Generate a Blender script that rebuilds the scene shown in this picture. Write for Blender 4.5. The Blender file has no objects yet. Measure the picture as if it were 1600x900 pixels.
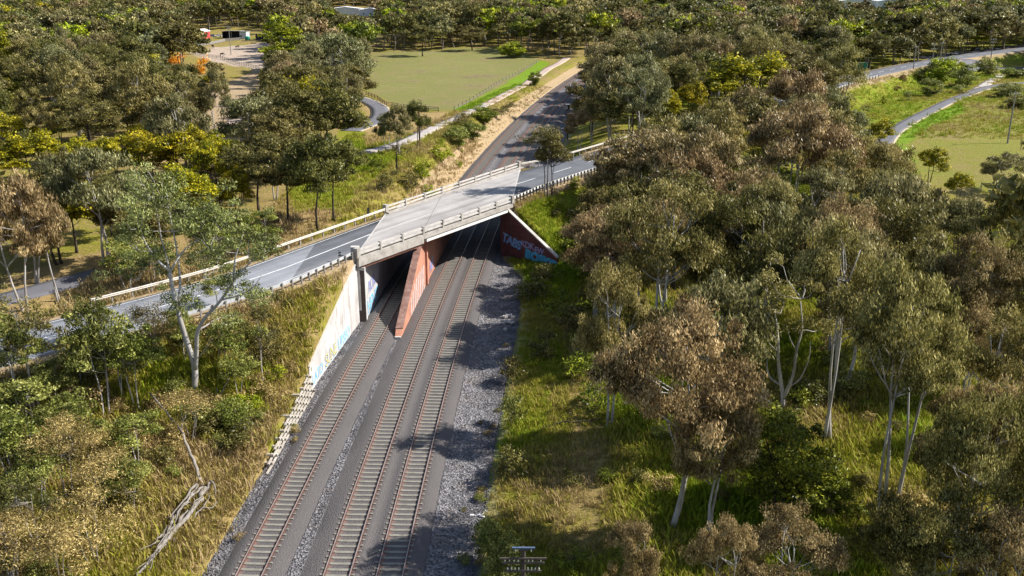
import bpy, math, random
import numpy as np
from mathutils import Vector, Matrix
R = math.radians
scene = bpy.context.scene
COL = scene.collection

# ------------------------------------------------------------------ camera
CAM_H = 37.0
PITCH = math.atan(495 / 1500.0)
cam_d = bpy.data.cameras.new('camera')
cam_d.sensor_width = 36.0
cam_d.lens = 36.0 * 1500 / 1600
cam_d.clip_start = 0.5
cam_d.clip_end = 6000
cam = bpy.data.objects.new('camera', cam_d)
COL.objects.link(cam)
cam.location = (0, 0, CAM_H)
cam.rotation_euler = (R(90) - PITCH, 0, 0)
scene.camera = cam

# ------------------------------------------------------------------ sky, sun, exposure
SUN_EL, SUN_AZ = 41.0, 8.0            # azimuth from +X towards +Y
world = bpy.data.worlds.new('World')
scene.world = world
world.use_nodes = True
wn = world.node_tree.nodes
bg = wn['Background']
sky = wn.new('ShaderNodeTexSky')
sky.sky_type = 'NISHITA'
sky.sun_disc = False
sky.sun_elevation = R(SUN_EL)
sky.sun_rotation = R(90 - SUN_AZ)
world.node_tree.links.new(sky.outputs[0], bg.inputs[0])
bg.inputs[1].default_value = 0.095
sun_d = bpy.data.lights.new('sun', 'SUN')
sun_d.energy = 5.0
sun_d.angle = R(0.5)
sun_d.color = (1.0, 0.96, 0.89)
sun = bpy.data.objects.new('sun', sun_d)
COL.objects.link(sun)
sv = Vector((math.cos(R(SUN_EL)) * math.cos(R(SUN_AZ)), math.cos(R(SUN_EL)) * math.sin(R(SUN_AZ)), math.sin(R(SUN_EL))))
sun.rotation_euler = sv.to_track_quat('Z', 'Y').to_euler()
sun.location = sv * 300
scene.view_settings.view_transform = 'Standard'
scene.view_settings.look = 'None'
scene.view_settings.exposure = 0.76
scene.view_settings.gamma = 1.0
try:
    scene.cycles.max_bounces = 6
    scene.cycles.transparent_max_bounces = 4
except Exception:
    pass

# ------------------------------------------------------------------ small helpers
def tag(o, label=None, cat=None, group=None, kind=None):
    if label: o['label'] = label
    if cat: o['category'] = cat
    if group: o['group'] = group
    if kind: o['kind'] = kind
    return o

def thing(name, label, cat, loc=(0, 0, 0), rz=0.0, group=None):
    o = bpy.data.objects.new(name, None)
    o.empty_display_size = 0.3
    COL.objects.link(o)
    o.location = loc
    o.rotation_euler = (0, 0, rz)
    return tag(o, label, cat, group)

def obj(name, me, parent=None):
    o = bpy.data.objects.new(name, me)
    COL.objects.link(o)
    if parent is not None: o.parent = parent
    return o

class MB:
    """collects verts and faces, builds one mesh"""
    def __init__(s): s.v = []; s.f = []; s.mi = []
    def add(s, vs, fs, m=0):
        n = len(s.v)
        s.v += [tuple(p) for p in vs]
        s.f += [tuple(i + n for i in f) for f in fs]
        s.mi += [m] * len(fs)
        return s
    def hexa(s, b, t, m=0):      # two quads, bottom & top, same winding (ccw from above)
        return s.add(list(b) + list(t), [(3, 2, 1, 0), (4, 5, 6, 7), (0, 1, 5, 4), (1, 2, 6, 5), (2, 3, 7, 6), (3, 0, 4, 7)], m)
    def box(s, c, d, rz=0.0, m=0):
        hx, hy, hz = d[0] / 2, d[1] / 2, d[2] / 2
        ca, sa = math.cos(rz), math.sin(rz)
        P = lambda x, y, z: (c[0] + x * ca - y * sa, c[1] + x * sa + y * ca, c[2] + z)
        return s.hexa([P(-hx, -hy, -hz), P(hx, -hy, -hz), P(hx, hy, -hz), P(-hx, hy, -hz)],
                      [P(-hx, -hy, hz), P(hx, -hy, hz), P(hx, hy, hz), P(-hx, hy, hz)], m)
    def beam(s, a, b, w, h, m=0, up=(0, 0, 1)):
        a, b = Vector(a), Vector(b)
        d = (b - a).normalized()
        side = d.cross(Vector(up)).normalized() * (w / 2)
        u = side.cross(d).normalized() * (h / 2)
        vs = [a - side - u, a + side - u, a + side + u, a - side + u, b - side - u, b + side - u, b + side + u, b - side + u]
        return s.add(vs, [(0, 1, 2, 3), (7, 6, 5, 4), (0, 4, 5, 1), (1, 5, 6, 2), (2, 6, 7, 3), (3, 7, 4, 0)], m)
    def tube(s, pts, rad, n=6, m=0, cap=True):
        pts = [Vector(p) for p in pts]
        k = len(pts)
        base = len(s.v)
        ref = Vector((0.31, 0.87, 0.2)).normalized()
        for i, p in enumerate(pts):
            d = (pts[min(i + 1, k - 1)] - pts[max(i - 1, 0)])
            if d.length < 1e-6: d = Vector((0, 0, 1))
            d.normalize()
            a = d.cross(ref)
            if a.length < 0.1: a = d.cross(Vector((1, 0, 0)))
            a.normalize()
            b = d.cross(a)
            r = rad[i] if hasattr(rad, '__len__') else rad
            for j in range(n):
                t = 2 * math.pi * j / n
                q = p + a * (r * math.cos(t)) + b * (r * math.sin(t))
                s.v.append((q.x, q.y, q.z))
        for i in range(k - 1):
            for j in range(n):
                j2 = (j + 1) % n
                s.f.append((base + i * n + j, base + i * n + j2, base + (i + 1) * n + j2, base + (i + 1) * n + j))
                s.mi.append(m)
        if cap:
            s.f.append(tuple(base + j for j in reversed(range(n)))); s.mi.append(m)
            s.f.append(tuple(base + (k - 1) * n + j for j in range(n))); s.mi.append(m)
        return s
    def mesh(s, name, mats, smooth=False):
        me = bpy.data.meshes.new(name)
        me.from_pydata(s.v, [], s.f)
        for mt in (mats if isinstance(mats, (list, tuple)) else [mats]): me.materials.append(mt)
        if any(s.mi): me.polygons.foreach_set('material_index', s.mi)
        if smooth: me.polygons.foreach_set('use_smooth', [True] * len(me.polygons))
        me.update()
        return me
    def build(s, name, mats, parent=None, smooth=False):
        return obj(name, s.mesh(name, mats, smooth), parent)

def np_mesh(name, V, Q, mat, attrs=None, smooth=False, fattrs=None):
    """V (n,3), Q (m,4) quads"""
    me = bpy.data.meshes.new(name)
    V = np.asarray(V, dtype=np.float32); Q = np.asarray(Q, dtype=np.int32)
    me.vertices.add(len(V)); me.vertices.foreach_set('co', V.ravel())
    m, k = Q.shape
    me.loops.add(m * k); me.loops.foreach_set('vertex_index', Q.ravel())
    me.polygons.add(m)
    me.polygons.foreach_set('loop_start', np.arange(0, m * k, k, dtype=np.int32))
    me.polygons.foreach_set('loop_total', np.full(m, k, dtype=np.int32))
    me.update(calc_edges=True)
    for a, arr in (attrs or {}).items():
        at = me.attributes.new(a, 'FLOAT', 'POINT'); at.data.foreach_set('value', np.asarray(arr, dtype=np.float32))
    for a, arr in (fattrs or {}).items():
        at = me.attributes.new(a, 'FLOAT', 'FACE'); at.data.foreach_set('value', np.asarray(arr, dtype=np.float32))
    if smooth: me.polygons.foreach_set('use_smooth', np.ones(m, dtype=bool))
    for mt in (mat if isinstance(mat, (list, tuple)) else [mat]): me.materials.append(mt)
    me.validate()
    return me

# ------------------------------------------------------------------ materials
def new_mat(name):
    m = bpy.data.materials.new(name)
    m.use_nodes = True
    nt = m.node_tree
    return m, nt, nt.nodes['Principled BSDF'], nt.nodes['Material Output']

def ramp(nt, fac, stops):
    r = nt.nodes.new('ShaderNodeValToRGB')
    els = r.color_ramp.elements
    while len(els) < len(stops): els.new(0.5)
    for e, (p, c) in zip(els, stops):
        e.position = p; e.color = (*c, 1)
    if fac is not None: nt.links.new(fac, r.inputs[0])
    return r.outputs[0]

def noise(nt, scale, detail=4, rough=0.55, coord=None, vec_scale=None):
    n = nt.nodes.new('ShaderNodeTexNoise')
    n.inputs['Scale'].default_value = scale
    n.inputs['Detail'].default_value = detail
    n.inputs['Roughness'].default_value = rough
    if coord is None:
        tc = nt.nodes.new('ShaderNodeNewGeometry').outputs['Position']
    else: tc = coord
    if vec_scale:
        mp = nt.nodes.new('ShaderNodeMapping'); mp.inputs['Scale'].default_value = vec_scale
        nt.links.new(tc, mp.inputs[0]); tc = mp.outputs[0]
    nt.links.new(tc, n.inputs['Vector'])
    return n.outputs[0]

def mixc(nt, fac, a, b, mode='MIX'):
    m = nt.nodes.new('ShaderNodeMix'); m.data_type = 'RGBA'; m.blend_type = mode
    for i, v in ((0, fac), (6, a), (7, b)):
        if isinstance(v, (int, float)): m.inputs[i].default_value = v
        elif isinstance(v, tuple): m.inputs[i].default_value = (*v, 1)
        else: nt.links.new(v, m.inputs[i])
    return m.outputs[2]

def math_n(nt, op, a, b=0.0, clamp=False):
    m = nt.nodes.new('ShaderNodeMath'); m.operation = op; m.use_clamp = clamp
    for i, v in ((0, a), (1, b)):
        if isinstance(v, (int, float)): m.inputs[i].default_value = v
        else: nt.links.new(v, m.inputs[i])
    return m.outputs[0]

def attr(nt, name, kind='GEOMETRY'):
    a = nt.nodes.new('ShaderNodeAttribute'); a.attribute_name = name; a.attribute_type = kind
    return a.outputs['Fac']

def bump(nt, bsdf, h, strength=0.4, dist=0.1):
    b = nt.nodes.new('ShaderNodeBump'); b.inputs['Strength'].default_value = strength; b.inputs['Distance'].default_value = dist
    nt.links.new(h, b.inputs['Height']); nt.links.new(b.outputs[0], bsdf.inputs['Normal'])

def surf_mat(name, c1, c2, scale=1.0, rough=0.85, bstr=0.3, bscale=None, c3=None, spec=0.3, stretch=None, metal=0.0):
    m, nt, p, out = new_mat(name)
    f = noise(nt, scale, 6, 0.65, vec_scale=stretch)
    stops = [(0.3, c1), (0.7, c2)] if c3 is None else [(0.25, c1), (0.5, c2), (0.72, c3)]
    c = ramp(nt, f, stops)
    nt.links.new(c, p.inputs['Base Color'])
    p.inputs['Roughness'].default_value = rough
    p.inputs['Specular IOR Level'].default_value = spec
    p.inputs['Metallic'].default_value = metal
    if bstr: bump(nt, p, noise(nt, bscale or scale * 6, 4), bstr, 0.05)
    return m

def leaf_mat(name, cols, alt, transl=0.26, altw=0.8, spec=0.18):
    """cols: three colours along the per leaf value; alt: three colours some trees lean to"""
    m, nt, p, out = new_mat(name)
    cols = [tuple(x * g for x in c) for c, g in zip(cols, (.65, 1.65, 2.55))]; alt = [tuple(x * g for x in c) for c, g in zip(alt, (.65, 1.65, 2.55))]
    cols, alt = ([(c[0] * 1.10, c[1] * 1.05, c[2] * .72) for c in q] for q in (cols, alt))
    v = attr(nt, 'v')
    a = ramp(nt, v, [(0.1, cols[0]), (0.5, cols[1]), (0.9, cols[2])])
    b = ramp(nt, v, [(0.1, alt[0]), (0.5, alt[1]), (0.9, alt[2])])
    oi = nt.nodes.new('ShaderNodeObjectInfo')
    c = mixc(nt, math_n(nt, 'MULTIPLY', oi.outputs['Random'], altw), a, b)
    nt.links.new(c, p.inputs['Base Color'])
    p.inputs['Roughness'].default_value = 0.4
    p.inputs['Specular IOR Level'].default_value = spec
    tr = nt.nodes.new('ShaderNodeBsdfTranslucent'); nt.links.new(c, tr.inputs[0])
    mx = nt.nodes.new('ShaderNodeMixShader'); mx.inputs[0].default_value = transl
    nt.links.new(p.outputs[0], mx.inputs[1]); nt.links.new(tr.outputs[0], mx.inputs[2])
    nt.links.new(mx.outputs[0], out.inputs[0])
    return m

M = {}
M['leaf_brown'] = leaf_mat('leaf_brown', [(.072, .062, .026), (.140, .112, .064), (.235, .195, .142)], [(.08, .054, .036), (.180, .122, .084), (.28, .215, .165)])
M['leaf_tan'] = leaf_mat('leaf_tan', [(.050, .056, .018), (.108, .106, .040), (.20, .185, .10)], [(.072, .064, .022), (.145, .122, .052), (.245, .205, .13)])
M['leaf_olive'] = leaf_mat('leaf_olive', [(.030, .036, .011), (.058, .064, .020), (.108, .108, .042)], [(.052, .042, .018), (.092, .074, .034), (.15, .122, .064)])
M['leaf_grey'] = leaf_mat('leaf_grey', [(.050, .058, .030), (.090, .098, .054), (.160, .165, .108)], [(.076, .062, .030), (.135, .108, .058), (.21, .175, .115)])
M['leaf_gold'] = leaf_mat('leaf_gold', [(.055, .075, .008), (.12, .135, .010), (.22, .205, .014)], [(.075, .075, .008), (.155, .135, .010), (.26, .20, .014)])
M['leaf_lime'] = leaf_mat('leaf_lime', [(.06, .09, .01), (.13, .17, .012), (.23, .26, .018)], [(.06, .08, .01), (.13, .14, .012), (.23, .23, .018)])
M['leaf_dark'] = leaf_mat('leaf_dark', [(.026, .042, .009), (.07, .095, .013), (.145, .165, .02)], [(.036, .044, .010), (.08, .095, .015), (.15, .155, .024)])
M['leaf_hero'] = leaf_mat('leaf_hero', [(.06, .078, .028), (.105, .125, .05), (.185, .20, .105)], [(.06, .078, .028), (.105, .125, .05), (.185, .20, .105)])
M['leaf_fresh'] = leaf_mat('leaf_fresh', [(.05, .068, .013), (.095, .122, .026), (.175, .19, .06)], [(.07, .075, .025), (.125, .13, .05), (.20, .20, .10)])
M['leaf_dry'] = leaf_mat('leaf_dry', [(.07, .054, .03), (.15, .11, .066), (.29, .225, .155)], [(.085, .07, .025), (.17, .135, .055), (.29, .24, .13)])
M['leaf_red'] = leaf_mat('leaf_red', [(.04, .012, .014), (.07, .022, .024), (.12, .05, .05)], [(.05, .016, .02), (.08, .03, .03), (.12, .06, .05)])
M['leaf_orange'] = leaf_mat('leaf_orange', [(.22, .09, .01), (.42, .17, .012), (.52, .25, .03)], [(.22, .11, .01), (.42, .20, .02), (.52, .28, .03)])
M['bark_pale'] = surf_mat('bark_pale', (.15, .125, .105), (.40, .37, .345), 0.9, 0.8, 0.3, 6, c3=(.52, .50, .475), stretch=(1, 1, .35))
M['bark_grey'] = surf_mat('bark_grey', (.10, .08, .065), (.24, .21, .18), 1.1, 0.9, 0.4, 7, c3=(.36, .33, .29), stretch=(1, 1, .3))
M['bark_dark'] = surf_mat('bark_dark', (.03, .024, .018), (.085, .066, .05), 1.2, 0.95, 0.5, 7)
M['dead_wood'] = surf_mat('dead_wood', (.09, .075, .06), (.21, .185, .16), 2.2, 0.9, 0.6, 9, c3=(.32, .29, .265))
M['concrete'] = surf_mat('concrete', (.20, .175, .15), (.36, .33, .295), 1.1, 0.9, 0.3, 6, c3=(.46, .43, .39))
M['concrete_pale'] = surf_mat('concrete_pale', (.34, .31, .28), (.46, .435, .405), .8, 0.9, 0.25, 5, c3=(.54, .52, .49))
M['rail_concrete'] = surf_mat('rail_concrete', (.30, .27, .235), (.47, .44, .40), 1.3, 0.9, 0.3, 7, c3=(.56, .53, .49))
M['crib_concrete'] = surf_mat('crib_concrete', (.28, .24, .20), (.42, .38, .33), 1.2, 0.9, 0.3, 7, c3=(.52, .49, .45))
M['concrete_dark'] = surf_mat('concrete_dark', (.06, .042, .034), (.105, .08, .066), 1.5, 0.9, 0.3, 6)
M['steel_rust'] = surf_mat('steel_rust', (.10, .04, .025), (.20, .09, .06), 2.5, 0.8, 0.2, 12, c3=(.26, .14, .10))
M['rail_side'] = surf_mat('rail_side', (.07, .035, .026), (.13, .062, .046), 3, 0.8, 0.1, 12)
M['rail_top'] = surf_mat('rail_top', (.22, .165, .145), (.34, .27, .24), 2, 0.45, 0, spec=.5)
M['sleeper'] = surf_mat('sleeper', (.17, .16, .13), (.26, .245, .205), 2.0, 0.9, 0.2, 10)
M['white_paint'] = surf_mat('white_paint', (.62, .60, .56), (.80, .79, .76), 1.6, 0.6, 0.05)
M['cream_paint'] = surf_mat('cream_paint', (.42, .38, .32), (.56, .52, .46), 1.2, 0.65, 0.05)
M['road_line'] = surf_mat('road_line', (.45, .45, .45), (.74, .74, .73), 2.5, 0.8, 0.0)
M['asphalt'] = surf_mat('asphalt', (.17, .175, .185), (.22, .225, .24), .25, 0.85, 0.3, 25, c3=(.26, .265, .275))
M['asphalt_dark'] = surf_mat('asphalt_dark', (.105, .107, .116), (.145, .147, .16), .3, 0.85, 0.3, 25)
M['deck_concrete'] = surf_mat('deck_concrete', (.30, .28, .262), (.41, .385, .362), .3, 0.9, 0.2, 9, c3=(.46, .435, .41))
def road_mat(name, c1, c2, c3, rz=-1.0, wear=.35):
    m, nt, p, out = new_mat(name)
    c = ramp(nt, noise(nt, .28, 6, .65), [(0.25, c1), (0.5, c2), (0.72, c3)])
    geo = nt.nodes.new('ShaderNodeNewGeometry').outputs['Position']
    mp = nt.nodes.new('ShaderNodeMapping'); mp.vector_type = 'POINT'; mp.inputs['Rotation'].default_value = (0, 0, rz)
    nt.links.new(geo, mp.inputs[0])
    st = noise(nt, 1.0, 4, .6, coord=mp.outputs[0], vec_scale=(.035, .9, 1))
    c = mixc(nt, ramp(nt, st, [(0.42, (0, 0, 0)), (0.68, (wear, wear, wear))]), c, tuple(x * .45 for x in c1))
    sp = ramp(nt, noise(nt, 1.6, 5, .75), [(0.60, (0, 0, 0)), (0.72, (wear, wear, wear))])
    c = mixc(nt, sp, c, tuple(x * .5 for x in c1))
    nt.links.new(c, p.inputs['Base Color']); p.inputs['Roughness'].default_value = .88
    bump(nt, p, noise(nt, 18, 4), .2, .03)
    return m
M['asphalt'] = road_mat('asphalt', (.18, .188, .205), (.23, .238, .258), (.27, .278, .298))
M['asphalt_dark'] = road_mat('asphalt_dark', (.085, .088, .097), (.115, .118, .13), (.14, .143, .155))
M['deck_concrete'] = road_mat('deck_concrete', (.27, .25, .235), (.37, .345, .325), (.42, .395, .37), wear=.55)
M['tar'] = surf_mat('tar', (.07, .068, .066), (.13, .125, .12), 2, 0.8, 0.1)
M['path_gravel'] = surf_mat('path_gravel', (.33, .29, .26), (.45, .41, .39), .4, 0.95, 0.3, 12)
M['path_dirt'] = surf_mat('path_dirt', (.36, .27, .21), (.50, .39, .32), .4, 0.95, 0.3, 12)
M['path_asphalt'] = surf_mat('path_asphalt', (.115, .112, .124), (.15, .147, .16), .5, 0.9, 0.2, 12)
M['path_edge'] = surf_mat('path_edge', (.32, .26, .18), (.46, .37, .27), .8, 0.95, 0.2, 12)
M['timber_dark'] = surf_mat('timber_dark', (.045, .036, .03), (.10, .082, .07), 3, 0.9, 0.3, 12)
M['timber_grey'] = surf_mat('timber_grey', (.18, .165, .15), (.30, .28, .26), 3, 0.9, 0.3, 12)
M['galv'] = surf_mat('galv', (.36, .37, .38), (.52, .53, .54), 3, 0.5, 0.0, spec=.5)
M['porcelain'] = surf_mat('porcelain', (.72, .70, .62), (.82, .80, .74), 6, 0.25, 0.0, spec=.6)
M['blue_grey'] = surf_mat('blue_grey', (.06, .09, .16), (.12, .17, .27), 5, 0.6, 0.0)
M['black_paint'] = surf_mat('black_paint', (.015, .015, .016), (.04, .04, .04), 4, 0.6, 0.0)
M['green_sheet'] = surf_mat('green_sheet', (.01, .19, .12), (.015, .26, .17), .7, 0.6, 0.1)
M['red_sheet'] = surf_mat('red_sheet', (.42, .05, .06), (.55, .08, .09), .7, 0.6, 0.1)
M['navy_sheet'] = surf_mat('navy_sheet', (.014, .018, .035), (.03, .035, .06), .7, 0.6, 0.1)
M['pale_sheet'] = surf_mat('pale_sheet', (.45, .50, .56), (.60, .64, .70), .7, 0.5, 0.1)
M['white_sheet'] = surf_mat('white_sheet', (.70, .70, .70), (.82, .82, .82), .7, 0.5, 0.1)
M['glass_dark'] = surf_mat('glass_dark', (.01, .012, .016), (.03, .035, .04), 3, 0.1, 0.0, spec=.6)
M['car_blue'] = surf_mat('car_blue', (.10, .16, .28), (.14, .21, .34), 2, 0.3, 0.0, spec=.6)
M['car_white'] = surf_mat('car_white', (.7, .7, .7), (.78, .78, .78), 2, 0.3, 0.0, spec=.6)
M['rubber'] = surf_mat('rubber', (.01, .01, .01), (.03, .03, .03), 2, 0.9, 0.0)
M['sign_green'] = surf_mat('sign_green', (.004, .12, .07), (.006, .16, .09), 2, 0.5, 0.0)
M['spray_blue'] = surf_mat('spray_blue', (.05, .30, .62), (.12, .45, .75), 2.5, 0.7, 0.0)
M['spray_pale'] = surf_mat('spray_pale', (.38, .52, .66), (.55, .66, .76), 2.5, 0.7, 0.0)
M['spray_yellow'] = surf_mat('spray_yellow', (.62, .47, .10), (.74, .62, .24), 2.5, 0.7, 0.0)
M['spray_navy'] = surf_mat('spray_navy', (.015, .03, .07), (.03, .07, .13), 2.5, 0.7, 0.0)
M['spray_lilac'] = surf_mat('spray_lilac', (.20, .22, .42), (.34, .36, .58), 2.5, 0.7, 0.0)
M['spray_cyan'] = surf_mat('spray_cyan', (.03, .28, .48), (.08, .44, .62), 2.5, 0.7, 0.0)
M['spray_white'] = surf_mat('spray_white', (.34, .25, .23), (.58, .52, .51), 1.6, 0.7, 0.0)
M['horse_dark'] = surf_mat('horse_dark', (.02, .013, .01), (.045, .03, .02), 4, 0.7, 0.0)

def wall_stained():
    m, nt, p, out = new_mat('wall_concrete')
    a = noise(nt, .35, 6, .65)
    c = ramp(nt, a, [(0.28, (.34, .31, .29)), (0.48, (.45, .44, .43)), (0.7, (.52, .515, .51))])
    st = noise(nt, .9, 4, .7, vec_scale=(1, 1, .18))
    c2 = mixc(nt, ramp(nt, st, [(0.54, (0, 0, 0)), (0.70, (.75, .75, .75))]), c, (.22, .17, .14))
    nt.links.new(c2, p.inputs['Base Color']); p.inputs['Roughness'].default_value = .9
    bump(nt, p, noise(nt, 7, 4), .2, .04)
    return m
M['wall_concrete'] = wall_stained()

def brick_mat(name, c1, c2, mortar):
    m, nt, p, out = new_mat(name)
    tc = nt.nodes.new('ShaderNodeTexCoord')
    geo = nt.nodes.new('ShaderNodeNewGeometry')
    sx = nt.nodes.new('ShaderNodeSeparateXYZ'); nt.links.new(geo.outputs['Position'], sx.inputs[0])
    u = math_n(nt, 'ADD', sx.outputs[0], math_n(nt, 'MULTIPLY', sx.outputs[1], 1.0))
    cx = nt.nodes.new('ShaderNodeCombineXYZ'); nt.links.new(u, cx.inputs[0]); nt.links.new(sx.outputs[2], cx.inputs[1])
    b = nt.nodes.new('ShaderNodeTexBrick')
    nt.links.new(cx.outputs[0], b.inputs['Vector'])
    b.inputs['Scale'].default_value = 1.0
    b.inputs['Brick Width'].default_value = .30; b.inputs['Row Height'].default_value = .11
    b.inputs['Mortar Size'].default_value = .008
    b.inputs['Color1'].default_value = (*c1, 1); b.inputs['Color2'].default_value = (*c2, 1); b.inputs['Mortar'].default_value = (*mortar, 1)
    n = noise(nt, .7, 6, .7)
    c = mixc(nt, ramp(nt, n, [(0.45, (0, 0, 0)), (0.75, (.8, .8, .8))]), b.outputs[0], (c1[0] * .45, c1[1] * .5, c1[2] * .55))
    nt.links.new(c, p.inputs['Base Color']); p.inputs['Roughness'].default_value = .9
    bump(nt, p, b.outputs['Fac'], -.3, .02)
    return m
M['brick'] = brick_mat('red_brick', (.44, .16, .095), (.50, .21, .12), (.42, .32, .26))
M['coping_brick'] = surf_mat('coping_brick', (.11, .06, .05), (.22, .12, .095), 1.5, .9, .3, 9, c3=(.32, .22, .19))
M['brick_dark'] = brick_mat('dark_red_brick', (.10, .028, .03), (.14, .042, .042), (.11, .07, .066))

def ramp_f(nt, f):
    return ramp(nt, f, [(0.3, (.6, .6, .6)), (0.6, (1, 1, 1))])
def ballast_mat():
    m, nt, p, out = new_mat('ballast')
    cz = attr(nt, 'coarse')
    geo = nt.nodes.new('ShaderNodeNewGeometry').outputs['Position']
    def vor(scale):
        v = nt.nodes.new('ShaderNodeTexVoronoi'); v.inputs['Scale'].default_value = scale
        nt.links.new(geo, v.inputs['Vector']); return v
    v1 = vor(11.0); v2 = vor(6.0)
    fine = ramp(nt, noise(nt, 14, 3, .7), [(0.3, (.062, .055, .055)), (0.7, (.142, .127, .122))])
    big = noise(nt, .22, 5, .6)
    fine = mixc(nt, ramp(nt, big, [(0.35, (0, 0, 0)), (0.7, (.55, .55, .55))]), fine, (.088, .079, .077))
    sp = nt.nodes.new('ShaderNodeSeparateColor'); nt.links.new(v2.outputs['Color'], sp.inputs[0])
    coarse = ramp(nt, sp.outputs[0], [(0.0, (.05, .048, .052)), (0.45, (.125, .118, .124)), (1.0, (.27, .255, .262))])
    brown = ramp(nt, noise(nt, .5, 5, .7), [(0.5, (0, 0, 0)), (0.75, (.7, .7, .7))])
    coarse = mixc(nt, brown, coarse, (.16, .125, .10))
    fine = mixc(nt, math_n(nt, 'MULTIPLY', attr(nt, 'rust'), ramp_f(nt, noise(nt, .35, 5, .7))), fine, (.34, .105, .05))
    edge = math_n(nt, 'ADD', cz, math_n(nt, 'MULTIPLY', math_n(nt, 'SUBTRACT', noise(nt, 2.0, 4), .5), .9))
    f = ramp(nt, edge, [(0.42, (0, 0, 0)), (0.58, (1, 1, 1))])
    nt.links.new(mixc(nt, f, fine, coarse), p.inputs['Base Color'])
    p.inputs['Roughness'].default_value = .95
    hh = math_n(nt, 'ADD', math_n(nt, 'MULTIPLY', v1.outputs['Distance'], .5), math_n(nt, 'MULTIPLY', math_n(nt, 'MULTIPLY', v2.outputs['Distance'], f), 2.2))
    bump(nt, p, hh, .8, .12)
    return m
M['ballast'] = ballast_mat()
M['stone'] = surf_mat('stone', (.065, .062, .066), (.15, .142, .148), .9, .95, 0.2, 14, c3=(.30, .285, .288))

def ground_mat():
    m, nt, p, out = new_mat('ground_grass')
    cov = attr(nt, 'cover'); dirt = attr(nt, 'dirt'); pad = attr(nt, 'paddock')
    n1 = noise(nt, .055, 6, .62); n2 = noise(nt, .45, 6, .7); n3 = noise(nt, 3.0, 5, .75)
    g = math_n(nt, 'ADD', cov, math_n(nt, 'MULTIPLY', math_n(nt, 'SUBTRACT', n1, .5), 1.1))
    g = math_n(nt, 'ADD', g, math_n(nt, 'MULTIPLY', math_n(nt, 'SUBTRACT', n2, .5), .9))
    c = ramp(nt, g, [(0.0, (.36, .25, .11)), (0.28, (.26, .195, .07)), (0.48, (.225, .205, .03)), (0.7, (.18, .21, .016)), (1.0, (.16, .26, .016))])
    dr = ramp(nt, n2, [(0.3, (.38, .29, .23)), (0.7, (.54, .44, .37))])
    pd = ramp(nt, math_n(nt, 'ADD', math_n(nt, 'ADD', math_n(nt, 'MULTIPLY', n1, .6), math_n(nt, 'MULTIPLY', math_n(nt, 'SUBTRACT', n2, .5), .5)), math_n(nt, 'MULTIPLY', noise(nt, .12, 6, .7, vec_scale=(.4, 1.6, 1)), .5)), [(0.36, (.15, .11, .08)), (0.46, (.235, .195, .085)), (0.56, (.185, .19, .055)), (.68, (.23, .205, .08)), (.82, (.33, .26, .14))])
    c = mixc(nt, pad, c, pd)
    c = mixc(nt, dirt, c, dr)
    fine = ramp(nt, n3, [(0.25, (.55, .55, .55)), (0.75, (1.35, 1.35, 1.35))])
    c = mixc(nt, 1.0, c, fine, 'MULTIPLY')
    nt.links.new(c, p.inputs['Base Color']); p.inputs['Roughness'].default_value = .95
    p.inputs['Specular IOR Level'].default_value = .1
    bump(nt, p, math_n(nt, 'ADD', n3, n2), .7, .35)
    return m
M['ground'] = ground_mat()

def tuft_mat():
    m, nt, p, out = new_mat('grass_blades')
    v = attr(nt, 'v'); c0 = attr(nt, 'gc', 'INSTANCER')
    t = math_n(nt, 'ADD', c0, math_n(nt, 'MULTIPLY', math_n(nt, 'SUBTRACT', v, .5), .35))
    c = ramp(nt, t, [(0.0, (.40, .29, .15)), (0.28, (.36, .29, .08)), (0.48, (.32, .30, .035)), (0.68, (.255, .295, .018)), (1.0, (.19, .30, .016))])
    nt.links.new(c, p.inputs['Base Color']); p.inputs['Roughness'].default_value = .7
    p.inputs['Specular IOR Level'].default_value = .15
    tr = nt.nodes.new('ShaderNodeBsdfTranslucent'); nt.links.new(c, tr.inputs[0])
    mx = nt.nodes.new('ShaderNodeMixShader'); mx.inputs[0].default_value = .3
    nt.links.new(p.outputs[0], mx.inputs[1]); nt.links.new(tr.outputs[0], mx.inputs[2]); nt.links.new(mx.outputs[0], out.inputs[0])
    return m
M['tuft'] = tuft_mat()

# ------------------------------------------------------------------ lie of the land
_cy = np.array([20, 53, 61, 75, 89.5, 101, 142, 171, 187, 250, 385, 450.0])
_cx = np.array([-11.6, -11.24, -11.05, -10.62, -10.1, -9.5, -6.4, -3.6, -1.7, 7.2, 33.6, 50.0])
_pf = np.polyfit(_cy, _cx, 4)
def t2c(Y):                      # centre line of the middle track
    Y = np.asarray(Y, dtype=float)
    yc = np.clip(Y, 20, 440)
    s = np.polyval(np.polyder(_pf), 440.0)
    return np.polyval(_pf, yc) + np.where(Y > 440, (Y - 440) * s, 0)
def t1d(Y): return np.minimum(-5.66 + (np.asarray(Y, float) - 53) * .016, -4.95)
def t3d(Y): return np.full_like(np.asarray(Y, float), 3.42)
def dl(Y): return np.interp(Y, [0, 53, 83, 103, 130, 160, 2000], [-9.6, -9.1, -8.75, -7.9, -7.9, -7.6, -7.6])
def dr(Y): return np.interp(Y, [0, 60, 100, 118, 127, 153, 170, 2000], [9.2, 9.0, 10.2, 9.6, 6.1, 6.1, 9.0, 10.0])
ROAD_Z = 7.0
NL, NR, FL, FR = (-17.2, 101.5), (-0.2, 127.6), (-16.3, 122.0), (1.2, 152.0)
ROAD_C = np.array([(-150, -20), (-62, 53.5), (-42.7, 74.4), (-33.5, 84.6), (-27.2, 91.8), (-21.35, 102.5), (-16.9, 110.5), (0.3, 139.2), (13.4, 158.5), (50, 213), (96.6, 283.6), (134, 329.6), (170, 368), (230, 420)], float)

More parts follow.
